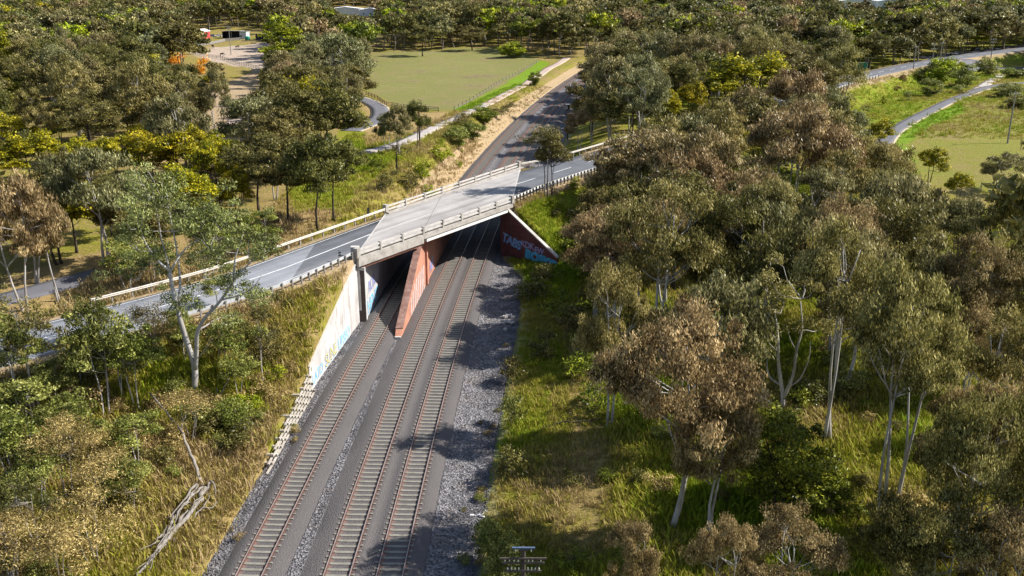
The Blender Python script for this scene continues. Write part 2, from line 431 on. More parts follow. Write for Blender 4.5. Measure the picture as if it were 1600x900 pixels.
def road_dist(X, Y):
    X = np.asarray(X, float); Y = np.asarray(Y, float)
    best = np.full(X.shape, 1e9)
    for a, b in zip(ROAD_C[:-1], ROAD_C[1:]):
        d = b - a; L2 = d @ d
        t = np.clip(((X - a[0]) * d[0] + (Y - a[1]) * d[1]) / L2, 0, 1)
        best = np.minimum(best, np.hypot(X - a[0] - t * d[0], Y - a[1] - t * d[1]))
    return best

def sst(a, b, x):
    t = np.clip((np.asarray(x, float) - a) / (b - a), 0, 1)
    return t * t * (3 - 2 * t)

_rng = np.random.default_rng(5)
_wav = [(_rng.uniform(.012, .09), _rng.uniform(0, 6.28), _rng.uniform(0, 6.28)) for _ in range(9)]
def bumps(X, Y):
    s = 0
    for k, a, ph in _wav:
        s = s + np.sin((X * math.cos(a) + Y * math.sin(a)) * k * 2.2 + ph) * (.02 / k) ** .6
    return s * .16

WA, WB = (-1.6, 128.4), (5.9, 121.4)        # right hand wing wall, foot line
def height(X, Y):
    X = np.asarray(X, float); Y = np.asarray(Y, float)
    d = X - t2c(Y)
    eL = dl(Y) - d; eR = d - dr(Y)
    ampL = np.interp(Y, [0, 60, 100, 125, 150, 210, 270, 330, 420, 700, 1100, 1500], [3, 2.6, 3.5, 5.2, 5.5, 4.6, 2.6, .9, .8, 3, 22, 32])
    ampR = np.interp(Y, [0, 60, 120, 160, 250, 420, 700, 1100, 1500], [.5, .5, .9, 2.2, 3.2, 3.5, 5, 22, 32])
    wL = np.interp(Y, [0, 90, 140, 160], [16, 12, 7, 6])
    z = np.where(eL > 0, -.64 + (ampL + .64) * sst(-.12, 1, eL / wL) + np.interp(Y, [66, 70, 83, 90], [0, 1.0, 1.5, 0]) * np.clip(1 - eL / 6, 0, 1), -.62 + (ampR + .62) * sst(-1, 14, eR))
    z = z + bumps(X, Y) * sst(0, 10, np.maximum(eL, eR)) * np.interp(Y, [0, 120, 400, 900], [.5, .7, 1, 3])
    rd = road_dist(X, Y)
    emb = ROAD_Z - .06 - .66 * np.maximum(0, rd - 5.1)
    infront = ((X - WA[0]) * -.682 + (Y - WA[1]) * -.731 > -1.0) & (X < WB[0] + 1.2) & (Y < 140)
    z = np.where(infront & (eR > 0), z, np.maximum(z, emb))
    # keep tall ground down to the road near the road
    cut = ROAD_Z - .06 + .4 * np.maximum(0, rd - 8)
    z = np.minimum(z, cut)
    capR = np.where((Y > 154) & (rd > 4.6), .2 + .8 * np.maximum(eR, 0), 99)
    capL = np.where((Y > 124) & (rd > 4.6), .3 + .95 * np.maximum(eL, 0), 99)
    z = np.where(eR > 0, np.minimum(z, capR), np.where(eL > 0, np.minimum(z, capL), z))
    return np.where((eL <= 0) & (eR <= 0), -.72, z)

_c, _s = math.cos(PITCH), math.sin(PITCH)
def ray(px, py):
    u = (px - 800) / 1500; v = (py - 450) / 1500
    return u, _c - v * _s, -_s - v * _c
def G(px, py, z0=None):
    """the point of the land seen at this place of the photograph"""
    dx, dy, dz = ray(px, py)
    z = 3.0 if z0 is None else z0
    for _ in range(1 if z0 is not None else 40):
        t = (z - CAM_H) / dz
        x, y = dx * t, dy * t
        if z0 is None: z = .6 * z + .4 * float(height(np.array([x]), np.array([y]))[0])
    return Vector((x, y, z if z0 is None else z0))
def P(X, Y, Z):
    Z = Z - CAM_H
    d = Y * _c - Z * _s; up = Y * _s + Z * _c
    return 800 + 1500 * X / d, 450 - 1500 * up / d, d
def zat(x, y): return float(height(np.array([x]), np.array([y]))[0])

def inside(poly, x, y):
    x = np.asarray(x, float); y = np.asarray(y, float)
    r = np.zeros(x.shape, bool)
    n = len(poly)
    for i in range(n):
        x1, y1 = poly[i]; x2, y2 = poly[(i + 1) % n]
        c = ((y1 > y) != (y2 > y))
        with np.errstate(divide='ignore', invalid='ignore'):
            xi = (x2 - x1) * (y - y1) / (y2 - y1 + 1e-12) + x1
        r ^= c & (x < xi)
    return r

# ------------------------------------------------------------------ the ground sheet
ys = [8.0]
while ys[-1] < 1700: ys.append(ys[-1] + (2.5 if ys[-1] < 44 else .75 if ys[-1] < 130 else 1.0 if ys[-1] < 200 else 2.2 if ys[-1] < 340 else ys[-1] * .012))
ys = np.array(ys)
es = [0.0]
while es[-1] < 1250: es.append(es[-1] + (.5 if es[-1] < 12 else .9 if es[-1] < 45 else 2.2 if es[-1] < 130 else es[-1] * .025))
es = np.array(es)

ZONES = []   # (pixel polygon, {attr: value})
ZONES.append(([(560, 176), (700, 180), (870, 96), (905, 96), (705, 296), (600, 332), (470, 372), (450, 300)], dict(cover=.6)))
ZONES.append(([(575, 300), (640, 235), (720, 230), (745, 250), (700, 300), (620, 320)], dict(cover=.92)))
ZONES.append(([(575, 142), (578, 82), (690, 78), (800, 74), (842, 94), (706, 172), (640, 172)], dict(cover=.45, paddock=1)))
ZONES.append(([(706, 172), (842, 94), (860, 98), (742, 174)], dict(cover=.95)))
ZONES.append(([(742, 174), (700, 192), (640, 212), (570, 232), (570, 150), (610, 172), (690, 176)], dict(cover=.12)))
ZONES.append(([(296, 84), (330, 74), (418, 66), (440, 66), (440, 120), (395, 108)], dict(dirt=.85)))
ZONES.append(([(290, 215), (310, 150), (400, 108), (450, 128), (420, 165), (380, 230), (330, 240)], dict(cover=.0, dirt=.35)))
ZONES.append(([(1380, 240), (1395, 205), (1440, 190), (1620, 130), (1620, 290), (1480, 300)], dict(cover=.47, paddock=.35)))
ZONES.append(([(1388, 250), (1400, 206), (1450, 182), (1500, 160), (1510, 172), (1440, 205), (1420, 225), (1428, 255)], dict(cover=1.05)))
ZONES.append(([(1320, 150), (1420, 110), (1600, 80), (1620, 124), (1560, 120), (1500, 142), (1440, 172), (1400, 196), (1330, 190)], dict(cover=.62)))
ZONES.append(([(0, 560), (0, 440), (120, 400), (480, 330), (560, 330), (440, 400), (200, 500)], dict(cover=.05)))
ZONES.append(([(400, 470), (545, 405), (545, 440), (480, 575), (410, 690), (340, 690)], dict(cover=.24)))
ZONES.append(([(230, 560), (420, 560), (420, 640), (350, 700), (200, 640)], dict(cover=.55)))
ZONES.append(([(0, 620), (300, 700), (420, 700), (420, 760), (330, 900), (0, 900)], dict(cover=.16)))
ZONES.append(([(800, 330), (905, 285), (900, 330), (850, 350)], dict(cover=.2)))
ZONES.append(([(790, 340), (930, 320), (900, 470), (800, 470)], dict(cover=.68)))
ZONES.append(([(770, 480), (880, 460), (880, 640), (760, 760), (780, 600)], dict(cover=.66)))
ZONES.append(([(860, 600), (960, 600), (960, 860), (860, 860)], dict(cover=.40)))
ZONES.append(([(885, 520), (930, 520), (948, 700), (935, 880), (880, 880), (892, 700)], dict(cover=.3)))
ZWORLD = []
for poly, val in ZONES:
    ZWORLD.append(([tuple(G(x, min(y, 1100)).xy) for x, y in poly], val))

def cover_at(X, Y):
    d = X - t2c(Y)
    eL = dl(Y) - d; eR = d - dr(Y)
    cov = np.where(eL > 0, .32, .5) + 0 * X
    dirt = np.zeros_like(X); pad = np.zeros_like(X)
    for poly, val in ZWORLD:
        k = inside(poly, X, Y)
        if 'cover' in val: cov[k] = val['cover']
        dirt[k] = val.get('dirt', 0); pad[k] = val.get('paddock', 0)
    k = (Y > 128) & (Y < 420) & (eL > -.3) & (eL < 3.2)
    cov[k] = .02; dirt[k] = .28
    k = (Y > 128) & (Y < 420) & (eL >= 3.2) & (eL < 9); cov[k] = .36
    k = (eR > 0) & (eR < 1.5); dirt[k] = np.maximum(dirt[k], .3)
    rd = road_dist(X, Y)
    k = (rd < 6.2); cov[k] = .05; dirt[k] = np.maximum(dirt[k], .3)
    return cov, dirt, pad

def ground_half(side):
    if side < 0: Xg = (t2c(ys) + dl(ys))[:, None] - es[None, :]
    else: Xg = (t2c(ys) + dr(ys))[:, None] + es[None, :]
    Yg = np.repeat(ys[:, None], len(es), 1)
    eps = 1e-3 * side
    Z = height(Xg + eps, Yg)
    # skirt column going down beside the track bed
    V = np.stack([Xg, Yg, Z], -1)
    sk = V[:, :1].copy(); sk[..., 2] = -1.4; sk[..., 0] -= .02 * side
    V = np.concatenate([sk, V], 1)
    nr, nc = V.shape[:2]
    i = np.arange(nr * nc).reshape(nr, nc)
    a, b, c2, d2 = i[:-1, :-1], i[:-1, 1:], i[1:, 1:], i[1:, :-1]
    Q = np.stack([a, b, c2, d2] if side > 0 else [a, d2, c2, b], -1).reshape(-1, 4)
    cov, dirt, pad = cover_at(V[..., 0].ravel(), V[..., 1].ravel())
    return np_mesh('ground', V.reshape(-1, 3), Q, M['ground'], dict(cover=cov, dirt=dirt, paddock=pad), smooth=True)
for sd in (-1, 1): tag(obj('ground', ground_half(sd)), kind='structure')

# track bed: three ridges of ballast with gravel between
by = [8.0]
while by[-1] < 480: by.append(by[-1] + (1.0 if by[-1] < 180 else 3.0))
by = np.array(by)
def bed():
    rows = []; crs = []; rst = []
    for Y in by:
        c = float(t2c(Y)); d1 = float(t1d(Y)); d3 = 3.42; L = float(dl(Y)); Rr = float(dr(Y))
        prof = [(L - .4, -.8, 1), (L, -.74, 1), (max(d1 - 2.45, L + .05), -.70, .95), (max(d1 - 2.25, L + .1), -.62, .2), (d1 - 1.55, -.13, 0), (d1 - .86, -.125, 0), (d1 - .74, -.205, 0), (d1 + .74, -.205, 0), (d1 + .86, -.125, 0), (d1 + 1.45, -.13, 0),
                (min(d1 + 2.15, -2.72), -.46, .3), (min(d1 + 2.3, -2.7), -.5, .9), (-2.66, -.5, .9), (-2.5, -.46, .3), (-1.5, -.13, 0), (-.86, -.125, 0), (-.74, -.205, 0), (.74, -.205, 0), (.86, -.125, 0), (1.35, -.13, 0), (1.62, -.34, 0),
                (d3 - 1.35, -.13, 0), (d3 - .86, -.125, 0), (d3 - .74, -.205, 0), (d3 + .74, -.205, 0), (d3 + .86, -.125, 0), (d3 + 1.5, -.13, 0), (d3 + 2.0, -.4, .2), (d3 + 2.35, -.52, .95), (Rr * .6 + (d3 + 2.6) * .4, -.6, 1), (Rr, -.68, 1), (Rr + .6, -.9, 1)]
        if Y > 148:
            prof = [p for p in prof if not (d1 + 1.5 < p[0] < -1.52)] + [(d1 + 1.75, -.28, .8), (d1 + 2.0, -.42, 1), (-2.2, -.42, 1), (-1.75, -.26, .8)]
        for q in (d1, 0, d3):
            prof += [(q - .42, -.205, 0), (q + .42, -.205, 0), (q - 1.16, -.127, 0), (q + 1.16, -.127, 0)]
        prof.sort(key=lambda t: t[0])
        for k in range(1, len(prof)):
            if prof[k][0] <= prof[k - 1][0]: prof[k] = (prof[k - 1][0] + .01, prof[k][1], prof[k][2])
        rows.append([(c + p[0], Y, p[1] + (random.uniform(-.07, .07) if p[2] > .6 else 0)) for p in prof])
        crs.append([p[2] for p in prof])
        rst.append([(1.0 if Y > 150 else .28) if min(abs(abs(p[0] - q) - .8) for q in (d1, 0, d3)) < .1 else (.55 if Y > 150 and abs(abs(p[0]) - 1.16) < .02 else 0) for p in prof])
    V = np.array(rows); nr, nc = V.shape[:2]
    i = np.arange(nr * nc).reshape(nr, nc)
    Q = np.stack([i[:-1, :-1], i[:-1, 1:], i[1:, 1:], i[1:, :-1]], -1).reshape(-1, 4)
    return np_mesh('ballast', V.reshape(-1, 3), Q, M['ballast'], dict(coarse=np.array(crs).ravel(), rust=np.array(rst).ravel()))
random.seed(3)
tag(obj('ballast', bed()), kind='structure')

# ------------------------------------------------------------------ railway tracks
smb = MB()
smb.box((0, 0, -.29), (2.66, .25, .25))
for sx in (-1, 1):
    smb.box((sx * .80, 0, -.155), (.34, .21, .03))
    smb.box((sx * 1.06, 0, -.11), (.15, .16, .10))
    smb.box((sx * .93, 0, -.115), (.07, .10, .06))
SLEEPER = smb.mesh('sleeper', M['sleeper'])
SP = .672
def track(dfun, label, y1=430):
    t = thing('railway_track', label, 'railway track', (float(t2c(60) + dfun(60)), 60, 0), 0, 'railway tracks')
    base = t.location
    Y = np.arange(46, y1, 1.5)
    cx = t2c(Y) + dfun(Y)
    tx = np.gradient(cx, Y); nn = np.stack([np.ones_like(tx), -tx], -1) / np.sqrt(1 + tx ** 2)[:, None]
    for sg in (-1, 1):
        mb = MB()
        prof = [(-.075, -.165), (.075, -.165), (.075, -.14), (.02, -.12), (.02, -.045), (.037, -.035), (.037, 0), (-.037, 0), (-.037, -.035), (-.02, -.045), (-.02, -.12), (-.075, -.14)]
        k = len(prof)
        vs = []
        for i in range(len(Y)):
            for u, z in prof:
                o = sg * .84 + u
                vs.append((cx[i] + nn[i, 0] * o - base.x, Y[i] + nn[i, 1] * o - base.y, z))
        fs = []
        for i in range(len(Y) - 1):
            for j in range(k):
                j2 = (j + 1) % k
                fs.append((i * k + j, i * k + j2, (i + 1) * k + j2, (i + 1) * k + j))
        mb.add(vs, fs)
        mb.mi = [1 if (f % k) == 6 else 0 for f in range(len(fs))]
        mb.build('rail', [M['rail_side'], M['rail_top']], t)
    rest = MB(); n = 0
    yy = 50.5
    while yy < y1 - 5:
        x = float(t2c(yy) + dfun(yy)); h = .5
        a = -math.atan(float(t2c(yy + h) + dfun(yy + h) - t2c(yy - h) - dfun(yy - h)) / (2 * h))
        if n < 298:
            s = obj('sleeper', SLEEPER, t)
            s.location = (x - base.x, yy - base.y, 0); s.rotation_euler = (0, 0, a)
        else:
            rest.box((x - base.x, yy - base.y, -.29), (2.66, .25, .25), a)
        n += 1; yy += SP
    o = rest.build('sleeper_row', M['sleeper'], t); o['kind'] = 'stuff'
track(t1d, 'left railway track, passing through the narrow bridge span beside the pale graffiti wall')
track(lambda Y: 0 * np.asarray(Y, float), 'middle railway track, just right of the brick pier under the bridge')
track(t3d, 'right railway track, nearest the pale gravel and the wooded grass strip')

# ------------------------------------------------------------------ roads and paths
def offs(poly, o):
    poly = np.asarray(poly, float)
    d = np.gradient(poly, axis=0); d /= np.linalg.norm(d, axis=1)[:, None]
    return poly + np.stack([d[:, 1], -d[:, 0]], -1) * o
def densify(poly, step=4.0):
    out = []
    for a, b in zip(poly[:-1], poly[1:]):
        n = max(1, int(np.hypot(*(np.array(b) - np.array(a))) / step))
        for k in range(n): out.append(np.array(a) + (np.array(b) - np.array(a)) * k / n)
    out.append(np.array(poly[-1])); return np.array(out, float)
def smooth_line(p, it=3):
    p = np.array(p, float)
    for _ in range(it):
        q = p.copy(); q[1:-1] = .25 * p[:-2] + .5 * p[1:-1] + .25 * p[2:]; p = q
    return p
def strip(name, A, B, zf, mat, m=4, side_drop=.25):
    """sheet between the lines A and B, with m columns and dropped edges"""
    A = np.asarray(A, float); B = np.asarray(B, float)
    cols = []
    for k in range(m + 1):
        t = k / m
        xy = A + (B - A) * t
        cols.append(np.concatenate([xy, np.array([zf(x, y) for x, y in xy])[:, None]], 1))
    e0 = cols[0].copy(); e0[:, 2] -= side_drop
    e1 = cols[-1].copy(); e1[:, 2] -= side_drop
    V = np.stack([e0] + cols + [e1], 1)
    nr, nc = V.shape[:2]; i = np.arange(nr * nc).reshape(nr, nc)
    Q = np.stack([i[:-1, :-1], i[:-1, 1:], i[1:, 1:], i[1:, :-1]], -1).reshape(-1, 4)
    return obj(name, np_mesh(name, V.reshape(-1, 3), Q, mat))
RW = 3.9
left_c = smooth_line(densify([tuple(p) for p in ROAD_C[:7]], 3), 4)
right_c = smooth_line(densify([tuple(p) for p in ROAD_C[7:]], 4), 4)
# inner ends follow the skew of the bridge
nv = np.array((.838, -.545))
def lerp2(a, b, t): return np.array(a) + (np.array(b) - np.array(a)) * t
lcut = left_c[:-4]; rcut = right_c[3:]
nearL = np.vstack([offs(lcut, RW)[:-3], lerp2(NL, FL, .14)[None]])
farL = np.vstack([offs(lcut, -RW)[:-1], lerp2(NL, FL, .88)[None]])
def resamp(p, n):
    s = np.concatenate([[0], np.cumsum(np.linalg.norm(np.diff(p, axis=0), axis=1))])
    t = np.linspace(0, s[-1], n)
    return np.stack([np.interp(t, s, p[:, 0]), np.interp(t, s, p[:, 1])], -1)
nearL, farL = resamp(nearL, 60), resamp(farL, 60)
nearR = np.vstack([lerp2(NR, FR, .12)[None], offs(rcut, RW)[1:]]); farR = np.vstack([lerp2(NR, FR, .88)[None], offs(rcut, -RW)[4:]])
nearR, farR = resamp(nearR, 70), resamp(farR, 70)
tag(strip('road', nearL, farL, lambda x, y: ROAD_Z + .02, M['asphalt'], 5, .3), kind='structure')
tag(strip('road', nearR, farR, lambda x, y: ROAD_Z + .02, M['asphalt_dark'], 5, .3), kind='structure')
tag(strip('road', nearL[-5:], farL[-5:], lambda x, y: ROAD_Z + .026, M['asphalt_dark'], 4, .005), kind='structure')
midL = (nearL + farL) / 2; midR = (nearR + farR) / 2
def line(p, w, z, name='road_marking', mat='road_line'):
    tag(strip(name, offs(p, -w / 2), offs(p, w / 2), lambda x, y: z, M[mat], 1, .004), kind='structure')
line(midL, .2, ROAD_Z + .034)
line(resamp(nearL + (midL - nearL) * .1, 60), .12, ROAD_Z + .034)
line(resamp(nearL + (midL - nearL) * 1.9, 60), .12, ROAD_Z + .034)
for k in range(2, 60, 2):
    line(midR[k - 2:k], .18, ROAD_Z + .034)

def path(name, pix, w, mat, edge=None, step=3, lift=.10):
    p = densify([tuple(G(x, y).xy) for x, y in pix], step)
    p = smooth_line(p, 6)
    if edge:
        tag(strip(name, offs(p, -w / 2 - .45), offs(p, w / 2 + .45), lambda x, y: zat(x, y) + lift - .03, M[edge], 3, .4), kind='structure')
    tag(strip(name, offs(p, -w / 2), offs(p, w / 2), lambda x, y: zat(x, y) + lift, M[mat], 4, .15), kind='structure')
    return p
path('gravel_path', [(520, 244), (570, 240), (610, 230), (640, 219), (700, 191), (760, 163)], 3.0, 'path_gravel', 'path_edge')
path('gravel_path', [(758, 164), (800, 142), (850, 112), (880, 95), (886, 90)], 3.4, 'path_dirt', None, lift=.10)
path('driveway', [(548, 205), (575, 196), (596, 182), (594, 168), (572, 156), (545, 150)], 4.2, 'path_asphalt', 'path_edge')
path('footpath', [(1372, 236), (1394, 208), (1420, 190), (1460, 170), (1500, 152), (1525, 142), (1560, 133), (1625, 128)], 3.0, 'path_asphalt', 'path_edge')
path('footpath', [(1510, 148), (1530, 138), (1545, 128), (1565, 116)], 2.6, 'path_gravel', 'path_edge', lift=.06)
path('dirt_track', [(340, 215), (365, 190), (395, 160), (420, 140)], 3.2, 'path_dirt')
path('side_road', [(1440, 92), (1490, 84), (1560, 77), (1640, 70)], 9, 'path_asphalt')
path('side_road', [(1480, 99), (1550, 104), (1640, 106)], 6, 'path_asphalt')
path('service_track', [(0, 470), (70, 450), (130, 432), (170, 425)], 4, 'path_asphalt')

# ------------------------------------------------------------------ the road bridge
def lin(a, b, t): return (a[0] + (b[0] - a[0]) * t, a[1] + (b[1] - a[1]) * t)
def near(t): return lin(NL, NR, t)
def far(t): return lin(FL, FR, t)
bridge = thing('road_bridge', 'skewed concrete road bridge over the railway, on a red brick pier and graffiti covered walls', 'bridge', (0, 0, 0))
DZ = 7.06
def slab(t0, t1, z0, z1, name, mat):
    a, b, c, d = near(t0), near(t1), far(t1), far(t0)
    MB().hexa([(*a, z0), (*b, z0), (*c, z0), (*d, z0)], [(*a, z1), (*b, z1), (*c, z1), (*d, z1)]).build(name, M[mat], bridge)
slab(0, .366, 6.55, DZ, 'deck_slab', 'deck_concrete')
slab(.370, 1, 6.55, DZ, 'deck_slab', 'deck_concrete')
slab(.3662, .3698, 6.6, DZ - .015, 'expansion_joint', 'tar')
slab(-.012, -.001, 6.6, DZ - .004, 'expansion_joint', 'concrete_pale')
slab(1.001, 1.012, 6.6, DZ - .004, 'expansion_joint', 'concrete_pale')
du = Vector((.541, .841, 0)); dn = Vector((.841, -.541, 0))
# deck marking
tag(strip('road_marking', np.array([lin(near(t), far(t), .5 - .008) for t in np.linspace(.01, .99, 12)]), np.array([lin(near(t), far(t), .5 + .0) for t in np.linspace(.01, .99, 12)]), lambda x, y: DZ + .006, M['road_line'], 1, .004), kind='structure')
def edge_beam(fn, sgn, t0, t1, z0, z1, w, off, name, mat):
    a = Vector((*fn(t0), 0)) + dn * (sgn * off); b = Vector((*fn(t1), 0)) + dn * (sgn * off)
    a.z = b.z = (z0 + z1) / 2
    return MB().beam(a, b, w, z1 - z0).build(name, M[mat], bridge)
for fn, sgn in ((near, 1), (far, -1)):
    edge_beam(fn, sgn, 0, .372, 6.02, DZ + .02, .40, .21, 'fascia', 'concrete')
    edge_beam(fn, sgn, .374, 1.0, 6.52, DZ + .02, .40, .21, 'fascia', 'concrete')
    edge_beam(fn, sgn, .03, .365, 5.66, 5.98, .30, .02, 'girder', 'steel_rust')
    edge_beam(fn, sgn, .395, .965, 6.02, 6.36, .30, .14, 'girder', 'white_paint' if sgn > 0 else 'concrete')
    edge_beam(fn, sgn, -.01, 1.01, DZ + .005, DZ + .16, .55, -.32, 'kerb', 'concrete')
for k in range(1, 6):
    f2 = lambda t, k=k: lin(near(t), far(t), k / 6)
    edge_beam(f2, 1, .03, .36, 5.7, 6.5, .35, 0, 'girder', 'steel_rust')
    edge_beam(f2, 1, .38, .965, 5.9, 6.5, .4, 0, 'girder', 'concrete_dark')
# parapets
NB = 8
for fn, sgn in ((near, 1), (far, -1)):
    pts = [Vector((*fn(k / NB), 0)) + dn * (sgn * .2) for k in range(NB + 1)]
    ang = math.atan2(du.y, du.x)
    for k, p in enumerate(pts):
        end = k in (0, NB)
        w = .55 if end else .28
        MB().box((p.x, p.y, DZ + (.55 if end else .5)), (w, w if end else .34, 1.1 if end else 1.0), ang).build('parapet_post', M['concrete'], bridge)
    for k in range(NB):
        a = pts[k] + du * (.28 if k == 0 else .145); b = pts[k + 1] - du * (.28 if k == NB - 1 else .145)
        for z in (.34, .80):
            MB().beam(a + Vector((0, 0, DZ + z)), b + Vector((0, 0, DZ + z)), .2, .18).build('parapet_rail', M['rail_concrete'], bridge)

def wall_along(Y0, Y1, dfun, th, zb, topf, name, mat, side, n=14, parent=bridge, cap=None):
    """wall whose face follows the track at offset dfun(Y); side=-1: body lies left of the face"""
    Y = np.linspace(Y0, Y1, n)
    X = t2c(Y) + dfun(Y)
    mb = MB(); cp = MB()
    fs = [(X[i], Y[i]) for i in range(n)]; bs = [(X[i] + side * th, Y[i]) for i in range(n)]
    for i in range(n - 1):
        q = [fs[i], fs[i + 1], bs[i + 1], bs[i]]
        if side > 0: q = [fs[i], bs[i], bs[i + 1], fs[i + 1]]
        zt = {0: topf(Y[i]), 1: topf(Y[i + 1])}
        idx = [0, 1, 1, 0] if side < 0 else [0, 0, 1, 1]
        mb.hexa([(*p, zb) for p in q], [(*p, zt[j]) for p, j in zip(q, idx)])
        if cap:
            q2 = [(p[0] + (.07 if (p in fs) == (side < 0) else -.07), p[1]) for p in q]
            cp.hexa([(*p, zt[j] + .004) for p, j in zip(q2, idx)], [(*p, zt[j] + cap) for p, j in zip(q2, idx)])
    o = mb.build(name, M[mat], parent)
    if cap: cp.build('coping', M['concrete_pale'], o)
    return o
ltop = lambda Y: float(np.interp(Y, [83, 102.3], [1.75, 6.5]))
lw = wall_along(83.0, 102.0, lambda Y: dl(Y) + .1, .6, -1.3, ltop, 'wing_wall', 'wall_concrete', -1, cap=.10)
lw['label'] = 'pale concrete wing wall with blue and yellow graffiti'
xa = float(t2c(102.4) + dl(102.4))
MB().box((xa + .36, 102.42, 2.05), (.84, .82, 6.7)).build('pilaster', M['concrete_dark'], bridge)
pf = MB().box((xa + .40, 102.42, 5.55), (.95, .95, .3)).build('pilaster_cap', M['concrete_pale'], bridge)
MB().box((xa + .81, 102.43, 2.05), (.07, .80, 6.68)).build('pilaster_lit_face', M['wall_concrete'], bridge)  # pale sheet paints the pilaster's right side as sunlit against its dark body
MB().box((xa - .12, 102.25, 4.4), (.9, .7, 7.4)).build('end_block', M['concrete_pale'], bridge)
wall_along(102.85, 130, lambda Y: dl(Y) + .62, .7, -1.2, lambda Y: 6.5, 'abutment', 'wall_concrete', -1, 10)
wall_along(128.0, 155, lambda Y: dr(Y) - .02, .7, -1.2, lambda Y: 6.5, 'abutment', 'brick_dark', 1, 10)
# right wing wall
wa = Vector((*WA, 0)); wb = Vector((*WB, 0)); wd = (wb - wa).normalized(); wnv = Vector((-wd.y, wd.x, 0)) * -1
if wnv.y > 0: wnv = -wnv               # faces the camera side
rw = MB()
q = [wa, wb, wb - wnv * .38, wa - wnv * .38]
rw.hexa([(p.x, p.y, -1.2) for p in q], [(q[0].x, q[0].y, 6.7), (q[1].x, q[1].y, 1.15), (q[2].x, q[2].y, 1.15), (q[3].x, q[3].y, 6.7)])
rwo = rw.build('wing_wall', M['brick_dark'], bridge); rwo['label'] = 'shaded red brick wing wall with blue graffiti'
cp = MB()
q = [wa + wnv * .09 - wd * .3, wb + wnv * .09 + wd * .1, wb - wnv * .42 + wd * .1, wa - wnv * .42 - wd * .3]
cp.hexa([(q[0].x, q[0].y, 6.93), (q[1].x, q[1].y, 1.08), (q[2].x, q[2].y, 1.08), (q[3].x, q[3].y, 6.93)], [(q[0].x, q[0].y, 7.1), (q[1].x, q[1].y, 1.27), (q[2].x, q[2].y, 1.27), (q[3].x, q[3].y, 7.1)])
cp.build('coping', M['rail_concrete'], rwo)
# pier between the left and the middle track
PY = [96.2, 97.2, 100, 103, 106, 109, 112, 114, 116, 118, 122, 126, 130, 134, 138, 141]
ptop = lambda Y: float(np.interp(Y, [96.2, 97.2, 113.0, 113.1], [-.30, .25, 5.9, 5.9]))
mb = MB(); cpm = MB()
pc = lambda Y: float(t2c(Y)) - 2.56
for a, b in zip(PY[:-1], PY[1:]):
    ha = .30 if a < 97 else .36; hb = .36
    q = [(pc(a) - ha, a), (pc(a) + ha, a), (pc(b) + hb, b), (pc(b) - hb, b)]
    mb.hexa([(*p, -1.1) for p in q], [(*q[0], ptop(a)), (*q[1], ptop(a)), (*q[2], ptop(b)), (*q[3], ptop(b))])
pier = mb.build('pier', M['brick'], bridge)
for a, b in zip(PY[1:6], PY[2:7]):
    q = [(pc(a) - .40, a + .01), (pc(a) + .40, a + .01), (pc(b) + .40, b), (pc(b) - .40, b)]
    cpm.hexa([(*q[0], ptop(a) + .005), (*q[1], ptop(a) + .005), (*q[2], ptop(b) + .005), (*q[3], ptop(b) + .005)], [(*q[0], ptop(a) + .10), (*q[1], ptop(a) + .10), (*q[2], ptop(b) + .10), (*q[3], ptop(b) + .10)])
cpm.build('coping', M['coping_brick'], pier)
for a in (114.6,):
    MB().box((pc(a) + .44, a, 2.3), (.34, .75, 7.0), -.07).build('pilaster', M['brick'], bridge)
MB().box((pc(96.2), 96.15, -.6), (.66, .3, .75)).build('pier_nose', M['concrete_pale'], bridge)
for k in range(8):
    y0 = 103.0 + k * 1.32
    zt = min(2.6, ptop(y0) - .9)
    a, b = (pc(y0) + .36, y0), (pc(y0 + .72) + .36, y0 + .72)
    MB().hexa([(a[0] - .02, a[1], -.5), (a[0] + .02, a[1], -.5), (b[0] + .02, b[1], -.5), (b[0] - .02, b[1], -.5)],
              [(a[0] - .02, a[1], zt), (a[0] + .02, a[1], zt), (b[0] + .02, b[1], zt + .2), (b[0] - .02, b[1], zt + .2)]).build('painted_stripe', M['spray_white'], pier)

# spray painted writing
def text_mesh(body, size, mat, offset=0.0, ext=.004, shear=0.0):
    cu = bpy.data.curves.new('writing', 'FONT')
    cu.body = body; cu.size = size; cu.offset = offset; cu.extrude = ext; cu.shear = shear; cu.resolution_u = 3
    cu.space_character = .88
    o = bpy.data.objects.new('writing', cu); COL.objects.link(o)
    dg = bpy.context.evaluated_depsgraph_get()
    me = bpy.data.meshes.new_from_object(o.evaluated_get(dg))
    bpy.data.objects.remove(o)
    me.materials.clear(); me.materials.append(M[mat]); me.name = 'graffiti'
    return me
def put_text(body, size, mat, origin, xd, nrm, parent, offset=0.0, lift=.0, sy=1.0, tilt=0.0, shear=0.0):
    me = text_mesh(body, size, mat, offset, .004, shear)
    o = obj('graffiti', me, parent)
    xd = Vector(xd).normalized(); nrm = Vector(nrm).normalized(); up = Vector((0, 0, 1))
    if tilt: xd, up = (xd * math.cos(tilt) + up * math.sin(tilt)), (up * math.cos(tilt) - xd * math.sin(tilt))
    m = Matrix.Identity(4)
    for i in range(3): m[i][0] = xd[i]; m[i][1] = up[i] * sy; m[i][2] = nrm[i]; m[i][3] = origin[i] + nrm[i] * lift
    o.matrix_local = m
    return o
def lpos(Y, z): return Vector((float(t2c(Y) + dl(Y)) + .1, Y, z))
def ltext(body, Y, z, size, mat, offset=0, lift=.02, sy=1.0, tilt=0.0, span=4.0):
    a, b = lpos(Y, z), lpos(Y + span, z)
    d = (b - a).normalized(); put_text(body, size, mat, a, d, Vector((d.y, -d.x, 0)), lw, offset, lift, sy, tilt)
ltext('LATO', 83.7, -.45, 1.5, 'spray_pale', .0, .02)
